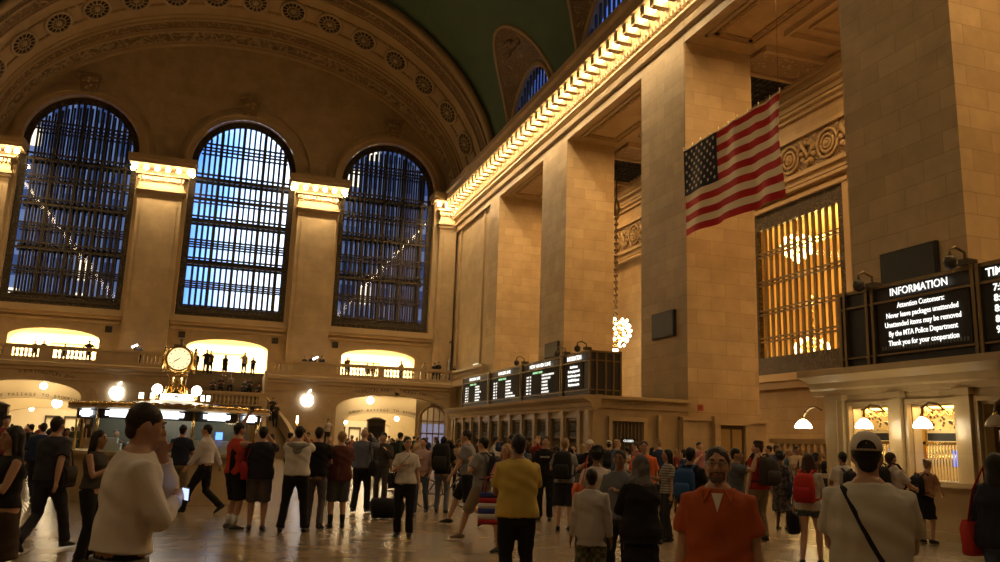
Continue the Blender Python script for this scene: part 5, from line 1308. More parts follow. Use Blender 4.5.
def on(root, loc):
    """world position of a point given in a person's own frame"""
    s = root['_s']; return tuple(Vector(root.location) + Matrix.Rotation(root.rotation_euler.z, 3, 'Z') @ (Vector(loc)*s))
def backpack(root, label, col, pock=None, size=1.0, w=1.0):
    g = thing('backpack', label, 'backpack', on(root, (0, -.155*w, .98)), root.rotation_euler.z); s = root['_s']*size; g.scale = (s, s, s)
    q = MB(); q.rings([(0,-.10,.0,.13,.085,.6),(0,-.11,.04,.155,.105,.55),(0,-.115,.22,.158,.11,.55),(0,-.10,.38,.145,.09,.6),(0,-.07,.45,.10,.05,.7)], 20); q.build('main_bag', cloth_mat(col), g)
    q = MB(); q.rings([(0,-.21,.03,.11,.03,.6),(0,-.235,.06,.12,.04,.55),(0,-.235,.20,.12,.04,.55),(0,-.21,.24,.10,.02,.6)], 16); q.build('front_pocket', cloth_mat(pock or tuple(c*1.25 for c in col)), g)
    for sd in (-1, 1):
        q = MB(); q.tube([(sd*.08,-.06,.40),(sd*.10,.04,.50),(sd*.11,.155,.48),(sd*.125,.285,.34),(sd*.15,.27,.16),(sd*.165,.12,.06),(sd*.12,-.05,.05)], [(.012,.026)]*7, 8, ref=(0,0,1)); q.build('shoulder_strap', cloth_mat(col), g)
    MB().tube([(-.03,-.05,.44),(0,-.05,.49),(.03,-.05,.44)], .01, 6).build('grab_handle', cloth_mat(col), g)
    return g
def shoulder_bag(root, label, col, side=1, z=.88, size=1.0, cross=False, name='shoulder_bag', strapcol=None):
    g = thing(name, label, 'bag', on(root, (side*.25, .0, z)), root.rotation_euler.z); s = root['_s']*size; g.scale = (s, s, s); sc_ = cloth_mat(strapcol or col)
    q = MB(); q.rings([(0,0,-.12,.045,.13,.7),(0,0,-.10,.06,.155,.6),(0,0,.06,.055,.15,.6),(0,0,.14,.03,.13,.7)], 16); q.build('pouch', cloth_mat(col), g)
    q = MB(); q.rings([(side*.05,0,-.04,.02,.11,.6),(side*.055,0,.08,.02,.12,.6),(side*.03,0,.15,.02,.12,.6)], 12); q.build('flap', cloth_mat(tuple(min(1, c*1.3) for c in col)), g)
    dz = 1.44-z; q = MB()
    if cross: q.tube([(0,-.1,.1),(-side*.08,-.17,dz*.4),(-side*.30,-.12,dz*.93),(-side*.335,.0,dz+.045),(-side*.30,.11,dz*.92),(-side*.08,.19,dz*.4),(0,.1,.1)], [(.006,.018)]*7, 6)
    else: q.tube([(0,-.1,.12),(-side*.05,-.09,dz*.7),(-side*.09,.0,dz+.02),(-side*.05,.1,dz*.7),(0,.1,.12)], [(.006,.016)]*5, 6)
    q.build('strap', sc_, g); return g
def phone(root, label, loc=(.0,.40,1.62), cam_=False, lit=False):
    g = thing('camera' if cam_ else 'phone', label, 'camera' if cam_ else 'phone', on(root, loc), root.rotation_euler.z)
    if cam_:
        MB().box(-.065,.065,-.03,.03,-.045,.045).build('camera_body', BLACK, g); MB().tube([(0,.03,0),(0,.10,0)], [.034,.03], 12).build('lens', BLACK, g); MB().box(-.025,.025,-.02,.025,.045,.065).build('viewfinder', BLACK, g)
    else:
        MB().box(-.07,.07,-.004,.004,-.036,.036).build('phone_case', BLACK, g); MB().box(-.064,.064,-.006,-.004,-.031,.031).build('screen', emis('phone_glow', (.5,.6,1), 1.6) if lit else DARK, g)
    return g

BLK = (.014,.013,.014); NAVY = (.018,.022,.045); KHAKI = (.26,.20,.12); WHITE = (.62,.58,.53); GREY = (.20,.20,.20); DENIM = (.07,.09,.13); MAROON = (.13,.03,.025)
P = {}
# ---------------- foreground, left to right
P[1] = person('person at far left edge with black hair, black sleeveless top and dark skirt', 14, 8.6, 1.62, 250, True, sk='tan', hair=('black','long'), top=(BLK,'none',.95), bot=('skirt',(.05,.032,.02)), arms=('swingf','chest'), legs='step')
P[2] = person('person in dark shirt and dark trousers walking away at left, bag at side', 55, 12.6, 1.76, 35, sk='tan', hair=('dkbrown','short'), top=((.035,.035,.045),'short',.90), bot=('pants',(.03,.03,.04)), legs='walk', arms=('swingb','swingf'), w=1.08)
shoulder_bag(P[2], 'dark sling bag at the hip of person in dark shirt at left', (.03,.025,.025), 1, .95)
P[3] = person('person in white long-sleeved shirt striding right, hand at face, nearest at left', 133, 5.0, 1.77, 78, sk='tan', hair=('dkbrown','short'), top=((.60,.55,.50),'long',.96), bot=('pants',(.018,.017,.02)), legs='walk', arms=('chest','face'), w=1.02, lean=3, nod=10)
MB().rings([(0,0,.90,.196,.148),(0,0,.94,.194,.146)], 20).build('belt', BLACK, P[3])
phone(P[3], 'glowing phone held at chest by striding person in white shirt', (.04,.30,1.26), lit=True)
P[4] = person('bare-shouldered person with dark hair behind the white shirt at left', 98, 11.5, 1.60, 120, True, sk='tan', hair=('black','long'), top=((.05,.045,.04),'none',.95), bot=('pants',BLK), arms=('chest','down'))
P[5] = person('person in white shirt and black trousers striding left before the booth', 208, 18.0, 1.78, 290, sk='light', hair=('black','short'), top=((.55,.52,.52),'long',.97), bot=('pants',BLK), legs='walk2', arms=('swingb','swingf'), lean=2)
P[6] = person('person in navy shirt and khaki trousers standing by the booth, back turned', 182, 19.2, 1.76, 20, sk='tan', hair=('black','short'), top=(NAVY,'short',.90), bot=('pants',(.20,.16,.10)), arms=('chest','chest'))
P[7] = person('person in red and black sleeveless jersey raising a camera, black shorts', 238, 15.2, 1.80, 60, sk='tan', hair=('black','short'), top=((.42,.05,.03),'none',.88), bot=('shorts',BLK), socks=(.6,.6,.6), arms=('camera','high'), shoes=(.10,.10,.11), w=1.08)
q = MB(); q.rings([(0,.0,.9,.10,.152),(0,.0,1.25,.10,.15),(0,0,1.36,.06,.13)], 12); q.v = [(x+.075, y, z) for x, y, z in q.v]; q.build('black_side_panel', cloth_mat(BLK), P[7])
phone(P[7], 'phone held up high by the person in red and black jersey', (-.14,.30,1.99))
P[8] = person('person in dark navy shirt and grey shorts, back turned, beside red handbag', 263, 15.0, 1.75, 5, sk='tan', hair=('black','short'), top=((.02,.02,.03),'short',.86), bot=('shorts',(.09,.08,.085)), arms=('camera','chest'), w=1.16, shoes=(.06,.05,.05))
g = shoulder_bag(P[8], 'red handbag hanging between jersey person and navy-shirted person', (.36,.03,.04), -1, .98, 1.1)
P[9] = person('person in white tee with grey hood draped behind, black trousers, both arms raised', 299, 14.7, 1.78, 5, sk='tan', hair=('black','short'), top=((.60,.57,.53),'short',.93), bot=('pants',BLK), arms=('camera','camera'), legs='wide', w=1.12)
q = MB(); q.tube([(-.17,-.03,1.44),(-.10,-.12,1.43),(0,-.16,1.40),(.10,-.12,1.43),(.17,-.03,1.44)], [.03,.045,.06,.045,.03], 10); q.ball((0,-.145,1.34), .07, 10, 7, (1.2,.5,1)); o = q.build('hanging_hood', cloth_mat((.22,.22,.21)), P[9], fix=False); _pend.append((o, .014, 2, .004))
phone(P[9], 'phone held up by person in white tee with grey hood', (0,.38,1.66))
P[10] = person('person in black shirt and grey jeans just right of white hooded tee', 319, 15.2, 1.78, 15, sk='tan', hair=('black','short'), top=(BLK,'short',.90), bot=('jeans',(.13,.12,.13)), arms=('chest','chest'))
P[11] = person('fair-haired person in dark maroon shirt, grey shorts and black socks, back turned', 342, 15.4, 1.72, 350, sk='light', hair=('blond','short'), top=((.10,.035,.028),'short',.84), bot=('shorts',(.08,.085,.10)), socks=BLK, arms=('phone','phone'), w=1.14)
P[12] = person('bald person in blue-grey long sleeves and black trousers, facing the archway', 364, 18.5, 1.82, 20, sk='light', hair=('black','bald'), top=((.13,.14,.18),'long',.92), bot=('pants',BLK), arms=('camera','camera'), legs='step', w=1.1)
shoulder_bag(P[12], 'black bag at right hip of the bald person in blue-grey', BLK, 1, .90, 1.2)
P[13] = person('person in dark jacket carrying bags between bald person and white tee', 384, 20.5, 1.76, 200, sk='tan', hair=('black','short'), top=((.05,.045,.04),'long',.88), bot=('pants',(.05,.045,.04)), arms=('carry','strap'))
g = thing('duffel_bag', 'black duffel bag resting on floor behind the white tee person', 'bag', (spot(391, 17.2), 17.2, 0)); q = MB(); q.tube([(-.34,0,.2),(-.30,0,.21),(.30,0,.21),(.34,0,.2)], [.12,.20,.20,.12], 16); q.build('bag_body', cloth_mat(BLK), g); MB().tube([(-.15,0,.38),(-.1,0,.55),(.1,0,.55),(.15,0,.38)], .015, 6).build('handle', cloth_mat((.05,.05,.05)), g)
P[14] = person('person in white print tee with crossbody bag and black trousers, facing viewer', 408, 14.1, 1.66, 188, True, sk='light', hair=('dkbrown','bob'), top=((.62,.58,.53),'short',.92), bot=('pants',BLK), arms=('chest','down'), hturn=-25, legs='stand', w=1.02)
shoulder_bag(P[14], 'dark crossbody bag at hip of the white print tee person', (.03,.025,.025), 1, .96, 1.0, True)
q = MB(); 
for i in range(7): q.ball((-.06+.02*i, .150+.004*(i % 2), 1.24+.018*((i*5) % 4)), .012, 6, 4, (1,.3,1))
q.build('shirt_print', cloth_mat((.15,.15,.18)), P[14])
P[15] = person('person in pale pink top and jeans just right of the white print tee', 424, 18.4, 1.66, 200, True, sk='light', hair=('dkbrown','short'), top=((.48,.32,.30),'short',.95), bot=('jeans',DENIM), arms=('chest','carry'), legs='step')
P[16] = person('person in black with huge black backpack and grey jeans, back turned', 444, 18.5, 1.70, 10, sk='tan', hair=('black','short'), top=(BLK,'short',.90), bot=('jeans',(.14,.15,.18)), arms=('strap','strap'))
backpack(P[16], 'huge black backpack worn beside the bicycle wheel', BLK, (.03,.03,.03), 1.35)
P[17] = person('tall person in grey tee and black shorts lunging left past the backpack', 470, 15.8, 1.84, 280, sk='light', hair=('dkbrown','short'), top=((.22,.22,.24),'short',.92), bot=('shorts',BLK), legs='walk', arms=('swingb','swingf'), lean=5)
P[18] = person('person in grey tee with dark daypack and khaki shorts striding left', 484, 13.4, 1.70, 300, sk='light', hair=('black','short'), top=((.25,.25,.25),'short',.90), bot=('shorts',(.24,.19,.13)), legs='walk2', arms=('swingf','strap'), shoes=(.22,.16,.10))
backpack(P[18], 'dark navy daypack on the person in grey tee and khaki shorts', (.02,.022,.035))
P[19] = person('fair-haired person in pink top partly hidden left of the yellow polo', 507, 12.0, 1.60, 210, True, sk='light', hair=('blond','long'), top=((.50,.20,.18),'short',.95), bot=('shorts',(.3,.28,.26)), arms=('chest','chest'))
g = thing('tote_bag', 'red, white and blue striped tote bag left of the yellow polo', 'bag', (spot(494, 11.0), 11.0, .52)); q = MB(); 
for i, c in enumerate(((.35,.03,.03), (.55,.52,.5), (.04,.06,.25), (.55,.52,.5), (.35,.03,.03), (.04,.05,.2))):
    o = MB().rings([(0,0,i*.07,.20-.006*abs(i-2),.09),(0,0,i*.07+.07,.20-.006*abs(i-1.5),.09)], 16).build('stripe', cloth_mat(c), g)
for sd in (-1, 1): MB().tube([(-.12,sd*.07,.42),(-.10,sd*.05,.62),(.10,sd*.05,.62),(.12,sd*.07,.42)], .012, 6).build('handle', cloth_mat((.3,.05,.05)), g)
P[20] = person('person in mustard yellow polo shirt and black trousers, back turned, centre foreground', 519, 8.1, 1.71, 350, sk='brown', hair=('black','short'), top=((.50,.37,.09),'short',.88), bot=('pants',(.016,.014,.014)), arms=('phone','phone'), w=1.12, legs='contra')
q = MB(); q.tube([(.075*math.cos(a), .062*math.sin(a)+.0, 1.485) for a in [2*PI*i/20 for i in range(21)]], .017, 6); q.build('polo_collar', cloth_mat((.50,.37,.09)), P[20])
P[21] = person('person in black tee with white lettering, facing viewer beyond the yellow polo', 546, 17.0, 1.78, 185, sk='tan', hair=('black','short'), top=(BLK,'short',.88), bot=('pants',BLK), arms=('down','down'), text_=['BARKER'])
P[22] = person('fair-haired person with black backpack, grey shirt and dark shorts, back turned', 565, 14.9, 1.74, 8, sk='light', hair=('blond','short'), top=((.20,.21,.22),'short',.90), bot=('shorts',(.03,.03,.04)), arms=('phone','strap'))
backpack(P[22], 'black backpack with small round badge on the fair-haired person', BLK, (.02,.02,.02), 1.15)
P[23] = person('person in white baseball cap and black top, left of chequered boy', 590, 16.5, 1.72, 200, sk='light', hair=('brown','capped',(.55,.52,.48)), top=(BLK,'short',.90), bot=('pants',BLK), arms=('chest','down'))
P[24] = person('person with big curly black hair and white top carrying an orange bag', 597, 10.2, 1.60, 350, True, sk='brown', hair=('black','afro'), top=((.55,.50,.46),'long',.92), bot=('pants',(.10,.05,.04)), arms=('phone','carry'))
shoulder_bag(P[24], 'large orange-red shoulder bag on the curly-haired person', (.50,.10,.035), -1, 1.02, 1.35)
P[25] = person('boy in white shirt and chequered shorts, back turned, in foreground', 592, 8.0, 1.38, 0, sk='brown', hair=('black','short'), top=((.48,.45,.42),'long',.78), bot=('shorts',pat_mat('plaid', (.06,.08,.05), (.20,.19,.13), 16, 'check')), arms=('down','down'), w=.98)
P[26] = person('young person in blue-grey shirt and dark trousers facing viewer behind the boy', 620, 8.6, 1.58, 192, sk='brown', hair=('black','short'), top=((.14,.15,.18),'short',.88), bot=('pants',(.02,.02,.025)), arms=('down','chest'), w=.92)
P[27] = person('person in grey headscarf and long black cloak, back turned, in foreground', 641, 7.4, 1.54, 330, True, sk='tan', hair=('black','scarf'), top=(BLK,'long',.80), bot=('cloak',BLK), arms=('chest','chest'), w=1.2)
P[28] = person('person in bright orange tee facing viewer behind the headscarf', 644, 14.0, 1.74, 180, sk='tan', hair=('dkbrown','short'), top=((.62,.13,.03),'short',.86), bot=('shorts',(.15,.12,.10)), arms=('down','down'), w=1.1)
P[29] = person('person in thin-striped grey top and dark trousers with long black hair', 668, 13.3, 1.60, 250, True, sk='tan', hair=('black','longer'), top=(pat_mat('stripes', (.34,.31,.27), (.12,.11,.10), 6.5, 'stripe'),'short',.90), bot=('pants',(.03,.028,.03)), arms=('phone','down'))
P[30] = person('person in black tee with blue backpack, back turned, left of orange shirt', 690, 10.6, 1.64, 20, sk='brown', hair=('black','short'), top=(BLK,'short',.88), bot=('pants',(.02,.02,.03)), arms=('down','down'))
backpack(P[30], 'blue backpack on the person in black tee left of orange shirt', (.02,.06,.17), (.03,.09,.24))
P[31] = person('bespectacled bearded person in orange button shirt walking to viewer, right foreground', 717, 4.45, 1.64, 182, sk='tan', hair=('dkbrown','short'), top=((.35,.075,.02),'short',.84), bot=('pants',(.10,.07,.05)), arms=('down','down'), w=1.14, glasses=True, beard=(.09,.06,.045), open_collar=True, legs='step')
P[32] = person('person in grey-blue shirt holding camera just behind the orange shirt', 735, 12.0, 1.66, 95, sk='tan', hair=('black','short'), top=((.09,.10,.12),'short',.88), bot=('pants',(.05,.05,.06)), arms=('camera','camera'))
phone(P[32], 'black camera held at face behind the orange-shirted person', (0,.30,1.60), True)
P[33] = person('person in red tee with dark backpack and khaki trousers under the grille', 758, 13.2, 1.80, 320, sk='light', hair=('brown','messy'), top=((.30,.025,.02),'short',.90), bot=('pants',(.20,.15,.09)), arms=('phone','down'), hturn=-50)
backpack(P[33], 'dark brown backpack on the red tee person', (.035,.028,.025), (.05,.04,.035), 1.1)
P[34] = person('person in dark patterned dress with curly black hair beside red tee', 780, 15.0, 1.62, 20, True, sk='dark', hair=('black','afro'), top=(pat_mat('dark_floral', (.02,.018,.02), (.10,.07,.06), 14, 'noise'),'short',.92), bot=('dress',pat_mat('dark_floral', (.02,.018,.02), (.10,.07,.06), 14, 'noise')), arms=('down','phone'))
shoulder_bag(P[34], 'dark navy shoulder bag of the person in patterned dress', (.02,.025,.05), 1, .90, 1.2)
P[35] = person('brown-haired person in white cardigan and denim shorts, back turned', 807, 10.3, 1.62, 15, True, sk='light', hair=('brown','longer'), top=((.50,.46,.42),'long',.86), bot=('hotpants',DENIM), arms=('phone','down'), legs='step', hturn=-15)
backpack(P[35], 'bright red drawstring backpack on the white cardigan person', (.42,.03,.02), (.36,.02,.02), 1.0)
g = shoulder_bag(P[35], 'black tote bag hanging left of the denim shorts', BLK, -1, .62, 1.2)
P[36] = person('person in white baseball cap, light tee and black shoulder strap, nearest at right', 866, 3.75, 1.73, 0, sk='tan', hair=('black','capped',(.60,.55,.48)), top=((.47,.44,.37),'short',.84), bot=('pants',(.10,.10,.12)), arms=('phone','phone'), w=1.16)
g = thing('shoulder_strap', 'black strap running across back of the white-capped person', 'strap', on(P[36], (0,0,0)), P[36].rotation_euler.z); s = P[36]['_s']; g.scale = (s, s, s)
q = MB(); q.tube([(-.13,.10,1.40),(-.125,.03,1.47),(-.125,-.09,1.45),(-.07,-.155,1.33),(.0,-.168,1.18),(.09,-.170,1.02),(.16,-.14,.90),(.23,-.04,.80)], [(.004,.022)]*8, 8, ref=(0,1,0)); q.build('webbing', cloth_mat(BLK), g)
q = MB(); q.rings([(.26,.02,.62,.05,.14,.6),(.26,.02,.64,.06,.16,.6),(.26,.02,.82,.055,.15,.6)], 14); q.build('pouch', cloth_mat(BLK), g)
P[37] = person('person in white shirt with dark vest straps, just left of the cap', 842, 12.6, 1.66, 330, sk='brown', hair=('black','short'), top=((.52,.48,.44),'short',.90), bot=('pants',(.05,.05,.05)), arms=('phone','phone'))
backpack(P[37], 'slim dark backpack on white-shirted person left of the cap', BLK, None, .9)
P[38] = person('person in white tee with large black backpack at first ticket window', 889, 11.2, 1.68, 40, sk='light', hair=('brown','short'), top=((.52,.46,.42),'short',.90), bot=('pants',(.05,.05,.06)), arms=('counter','counter'))
backpack(P[38], 'large black backpack right of white cap, at the counter', BLK, None, 1.15)
P[39] = person('fair-haired person with bun leaning on the ticket counter in tan top', None, 12.75, 1.60, 75, True, sk='light', hair=('blond','bun'), top=((.42,.22,.12),'short',.95), bot=('skirt',BLK), arms=('counter','counter'), lean=16, X=12.95)
backpack(P[39], 'black rucksack on the back of person leaning on counter', BLK, None, .9)
P[40] = person('person in dark navy top and blue jeans, long dark hair, at right edge', 994, 6.0, 1.68, 30, True, sk='tan', hair=('black','long'), top=((.018,.02,.035),'long',.84), bot=('jeans',(.07,.10,.17)), arms=('carry','carry'), w=1.2)
shoulder_bag(P[40], 'red shopping bag carried by the navy-topped person at right edge', (.40,.035,.03), -1, .90, 1.25, strapcol=(.3,.02,.02))

# bicycle behind the backpack
g = thing('bicycle', 'bicycle standing behind the huge backpack, only thin wheels showing', 'bicycle', (spot(449, 19.8), 19.8, 0), R(8))
for sx_ in (-.52, .52):
    q = MB(); q.tube([(sx_+.33*math.cos(2*PI*i/32), 0, .35+.33*math.sin(2*PI*i/32)) for i in range(33)], .016, 6); q.build('tyre', BLACK, g)
    q = MB()
    for k in range(14): a = 2*PI*k/14; q.tube([(sx_, 0, .35), (sx_+.32*math.cos(a), 0, .35+.32*math.sin(a))], .0025, 4)
    q.ball((sx_,0,.35), .03, 8, 5); q.build('spokes', BRZ, g)
q = MB()
for a, c in (((-.52,0,.35),(-.1,0,.32)),((-.1,0,.32),(-.2,0,.85)),((-.52,0,.35),(-.18,0,.78)),((-.1,0,.32),(.36,0,.75)),((-.19,0,.80),(.34,0,.84)),((.32,0,.95),(.52,0,.35))): q.tube([a, c], .018, 7)
q.build('frame', mat('bicycle_paint', (.05,.05,.06), .3), g); MB().tube([(.32,-.26,1.0),(.33,0,.97),(.32,.26,1.0)], .014, 6).build('handlebar', BLACK, g); MB().rings([(-.2,0,.86,.12,.06),(-.2,0,.90,.13,.07)], 12).build('saddle', BLACK, g)

# ---------------- crowd further back
rc = random.Random(21)
TOPS = [((.02,.02,.025),'black'), ((.45,.42,.38),'white'), ((.10,.10,.11),'grey'), ((.02,.03,.07),'navy'), ((.20,.03,.025),'red'), ((.09,.05,.03),'brown'), ((.06,.09,.13),'blue'), ((.05,.08,.05),'green'), ((.35,.25,.15),'tan'), ((.30,.12,.11),'pink')]
ORD = ['first', 'second', 'third', 'fourth', 'fifth', 'sixth', 'seventh', 'eighth', 'ninth', 'tenth', 'eleventh', 'twelfth', 'thirteenth', 'fourteenth', 'fifteenth', 'sixteenth', 'seventeenth', 'eighteenth', 'nineteenth', 'twentieth']
_spots = [(p.location.x, p.location.y) for p in P.values()] + [(12.9, 71.5)]
def crowd(pxs, ylo, yhi, where, group, faces=(0, 360)):
    for i, px in enumerate(pxs):
        ok = lambda x, y, d: (x < 13.2 or 17.6 < y < 29.2) and x < 21.4 and not (x > 17.9 and 15.6 < y < 21) and y < 64.5 and all((x-a)**2+(y-b)**2 > d*d for a, b in _spots)
        for tr in range(80):
            Y = rc.uniform(ylo, yhi)
            if ok(spot(px, Y), Y, .72 if tr < 50 else .5): break
        else: continue
        _spots.append((spot(px, Y), Y))
        fem = rc.random() < .45; (c, cn) = rc.choice(TOPS); hs = rc.choice(['long','bob','pony','longer'] if fem else ['short','short','short','messy','capped'])
        hr = (rc.choice(['black','dkbrown','brown','blond','black']), hs) + (((.5,.47,.42),) if hs == 'capped' else ())
        H = rc.uniform(1.56, 1.68) if fem else rc.uniform(1.66, 1.84); fc = rc.uniform(*faces)
        p = person('person in %s top, %s from left %s' % (cn, ORD[i], where), px, Y, H, fc, fem, rc.uniform(.95, 1.15), rc.choice(['light','tan','tan','brown','light']), hr, (c, rc.choice(['short','short','long']), .90),
               (rc.choice(['pants','pants','jeans','shorts']), rc.choice([BLK, DENIM, (.15,.12,.08), (.04,.04,.05)])), arms=rc.choice([('down','down'),('phone','phone'),('chest','down'),('camera','camera'),('strap','down')]), legs=rc.choice(['stand','step','contra','walk']), group=group)
        if rc.random() < .22 and Y < 30: backpack(p, '%s backpack on person %s from left %s' % (cn == 'black' and 'grey' or 'black', ORD[i], where), (.08,.08,.08) if cn == 'black' else BLK)
crowd([4, 18, 30, 42, 66, 76], 20, 34, 'in the group left of the round booth', 'people standing beyond the left foreground')
crowd([10, 26, 38, 50, 62, 71], 40, 62, 'in far crowd under the left archway', 'far people under left archway')
crowd([272, 290, 308, 330], 24, 40, 'among those behind the photographing group', 'people behind the photographing group')
crowd([345, 352, 376, 384, 392, 400, 418, 427, 436, 452, 459, 468, 478], 26, 48, 'in the distant crowd before right archway', 'far people before right archway')
crowd([346, 357, 369, 379, 389, 397, 406, 414, 422, 431], 54, 64, 'in the farthest row inside right archway', 'farthest people at right archway')
crowd([496, 512, 527, 538, 556, 574, 583, 600, 609, 617, 627, 636], 18.5, 27, 'in middle crowd before the far ticket office', 'people before far ticket office')
crowd([652, 659, 676, 684, 699, 707, 726], 18, 26, 'in the crowd at foot of the central pier', 'people at foot of central pier')
crowd([769, 776, 788, 796, 815, 824], 17.5, 22, 'in the queue under the tall grille window', 'people queueing under grille window')

# ---------------- people on the balcony, the stairs and at the booth
def bal(px, Y, z, label, face=180, H=1.72, c=(.02,.02,.02), arms=('down','down'), legs='stand', fem=False, bot='pants', lean=0):
    v = _fw + _rt*((px-500)/FPX) - _up*((355-281)/FPX); x = v.x*Y/v.y
    return person(label, None, Y, H, face, fem, 1.0, 'tan', ('black', 'long' if fem else 'short'), (c, 'short', .9), (bot, (.02,.02,.02)), arms=arms, legs=legs, X=x, z0=z, vox=.036, group=None, lean=lean)
zb = 6.25
bal(88, 67.4, zb, 'silhouetted person with hands on hips at balustrade by left lit doorway', 0, 1.78, arms=('hip','hip'))
bal(34, 67.2, zb, 'dark head and shoulders over balustrade at left lit doorway, leftmost', 180, 1.5, arms=('counter','counter'), lean=20)
bal(43, 67.2, zb, 'dark figure leaning over balustrade, second in left lit doorway', 180, 1.55, arms=('counter','counter'), lean=25)
bal(64, 68, zb, 'small figure standing mid-way along left lit doorway', 180, 1.45)
bal(139, 67.2, zb, 'figure leaning on balustrade between left doorway and the clock', 180, 1.72, (.1,.1,.1), arms=('counter','counter'), lean=15)
bal(312, 67.2, zb, 'leftmost of the dark figures above balcony pier right of stairs', 180, 1.7, arms=('counter','counter'), lean=15); bal(305, 67.3, zb, 'second dark figure above balcony pier right of stairs, shorter', 200, 1.6)
bal(322, 67.2, zb, 'dark figure hunched over balcony wall left of right lit doorway', 180, 1.75, arms=('counter','counter'), lean=22)
bal(348, 67.3, zb, 'person pointing right at left end of right lit doorway', 200, 1.75, (.12,.1,.08), arms=('down','point'))
bal(368, 68.3, zb, 'small head in the middle of right lit doorway, left one', 180, 1.45); bal(374, 68.3, zb, 'small head in the middle of right lit doorway, right one', 180, 1.5)
bal(403, 67.3, zb, 'person in tan top leaning on balustrade at right lit doorway', 240, 1.72, (.3,.2,.12), arms=('counter','counter'), lean=12)
bal(425, 67.3, zb, 'pale-shirted person at balustrade right of right lit doorway', 180, 1.65, (.3,.25,.2)); bal(434, 67.2, zb, 'left one of dark pair at right end of balcony', 160, 1.72, arms=('counter','counter'), lean=15); bal(439, 67.3, zb, 'right taller one of dark pair at right end of balcony', 180, 1.86)
bal(455, 67.0, zb, 'single small dark head at the balcony corner', 200, 1.55)
for px, Y, z, lab, fc, H, c, ar, fem in ((197, 66.6, 5.95, 'slim silhouetted figure leftmost at top of the central stairs', 200, 1.6, BLK, ('down','down'), False), (207, 66.2, 5.95, 'silhouetted person second from left at top of central stairs', 190, 1.82, BLK, ('hip','down'), False), (211, 66.6, 5.95, 'silhouetted person with backpack, third at top of central stairs', 10, 1.8, (.05,.05,.05), ('down','down'), False),
    (226, 65.8, 5.8, 'silhouetted person in long dark dress at top of central stairs', 180, 1.66, BLK, ('down','down'), True), (245, 66.3, 5.95, 'person in pale top and dark shorts at top of stairs', 180, 1.8, (.3,.28,.25), ('hip','down'), False), (254, 66.5, 5.95, 'silhouetted person rightmost at top of central stairs, arms folded', 180, 1.5, BLK, ('chest','chest'), False)):
    bal(px, Y, z, lab, fc, H, c, ar, 'stand', fem, 'dress' if fem else 'pants')
for k, (px, c, cn) in enumerate(((216, (.05,.05,.06), 'dark'), (224, (.06,.04,.04), 'brown'), (233, (.2,.17,.14), 'pale'), (247, (.05,.09,.10), 'teal'), (252, (.05,.05,.06), 'black'))):
    bal(px, 63.6+.33*(k % 3), 3.5+.172*(4+(k % 3))-.36, 'person in %s top sitting on central steps, %s from left' % (cn, ORD[k]), 180, 1.7, c, ('chest','chest'), 'sit')
for px, Y, z, lab in ((262, 61.4, 3.5, 'dark figure standing at right end of the stair landing'), (277, 60.6, 2.5, 'left figure of dark pair on curved stairs'), (281, 59.9, 2.1, 'right figure of dark pair on curved stairs')):
    bal(px, Y, z, lab, 200, 1.68, (.04,.035,.03), ('chest','down'))
for px, lab, c, H in ((93, 'dark figure standing on left stair behind booth roof, left one', BLK, 1.7), (96.5, 'person in white top on left stair behind booth roof', (.5,.45,.4), 1.6), (102, 'person in green jacket on left stair behind booth roof', (.05,.07,.05), 1.84)):
    bal(px, 55.5, 1.0, lab, 180, H, c, ('chest','chest'))
g = thing('step_platform', 'stone plinth behind the round booth carrying three standing figures', 'plinth', (spot(97, 55.5), 55.5, 0)); MB().box(-1.3,1.3,-.7,.7,0,.85).build('block', STW, g); MB().box(-1.4,1.4,-.8,.8,.85,1.0).build('cap', PLAIN, g)
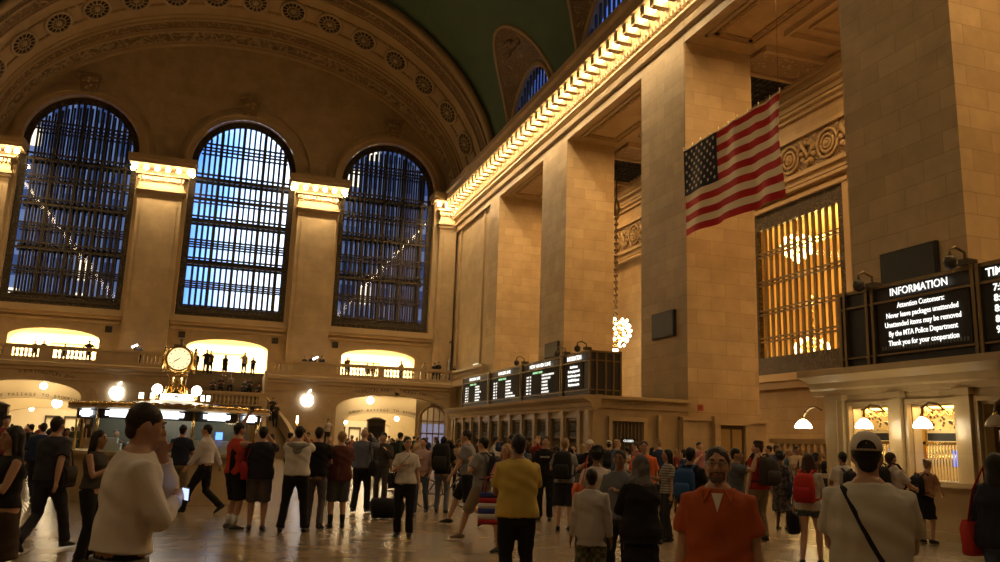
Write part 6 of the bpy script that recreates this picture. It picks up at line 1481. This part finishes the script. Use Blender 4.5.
bal(333, 54, 1.0, 'person in pale shirt standing raised above crowd at right archway edge', 190, 1.72, (.4,.35,.3), ('chest','hip')); g = thing('step_platform', 'stone plinth at left edge of right archway carrying one person', 'plinth', (spot(333, 54), 54, 0)); MB().box(-.6,.6,-.6,.6,0,.88).build('block', STW, g); MB().box(-.7,.7,-.7,.7,.88,1.0).build('cap', PLAIN, g)
for px, lab, c in ((116, 'booth attendant in dark shirt behind the left glass panes', (.10,.05,.03)), (137, 'booth attendant in light shirt behind the middle glass panes', (.35,.38,.42)), (217, 'booth attendant behind right glass panes of the round booth', (.25,.2,.15))):
    person(lab, px, 21.3, 1.62, 180, False, 1.0, 'tan', ('black','short'), (c,'short',.9), ('pants',BLK))

# ---------------- convert the sculpted forms into continuous surfaces
for o, v, s_, wr_ in _pend:
    md = o.modifiers.new('r', 'REMESH'); md.mode = 'VOXEL'; md.voxel_size = v; md.use_smooth_shade = True
    ms = o.modifiers.new('s', 'SMOOTH'); ms.factor = .5; ms.iterations = s_
bpy.context.view_layer.update()
dg = bpy.context.evaluated_depsgraph_get()
new = [(o, bpy.data.meshes.new_from_object(o.evaluated_get(dg)), wr_) for o, v, s_, wr_ in _pend]
for o, me, wr_ in new:
    old = o.data; mt = old.materials[0]; nm = o.name.split('.')[0]; o.modifiers.clear(); o.data = me; bpy.data.meshes.remove(old)
    if not me.materials: me.materials.append(mt)
    n_ = len(me.vertices)
    if not n_: continue
    me.polygons.foreach_set('use_smooth', [True]*len(me.polygons))
    if wr_:
        co = np.empty(n_*3, 'f'); me.vertices.foreach_get('co', co); co = co.reshape(-1, 3); no = np.empty(n_*3, 'f'); me.vertices.foreach_get('normal', no); no = no.reshape(-1, 3)
        ph = len(nm) % 7
        d = np.sin(co[:,0]*23+co[:,2]*31+2*np.sin(co[:,2]*11+co[:,1]*9)+ph)*.5 + np.sin(co[:,0]*41-co[:,2]*19+2.4*np.sin(co[:,0]*17+co[:,2]*7))*.35 + np.sin(co[:,1]*37+co[:,2]*27+ph)*.3
        co += no*(d*wr_)[:, None]; me.vertices.foreach_set('co', co.ravel())
    me.update()
for o in bpy.data.objects:
    if '_s' in o: del o['_s']
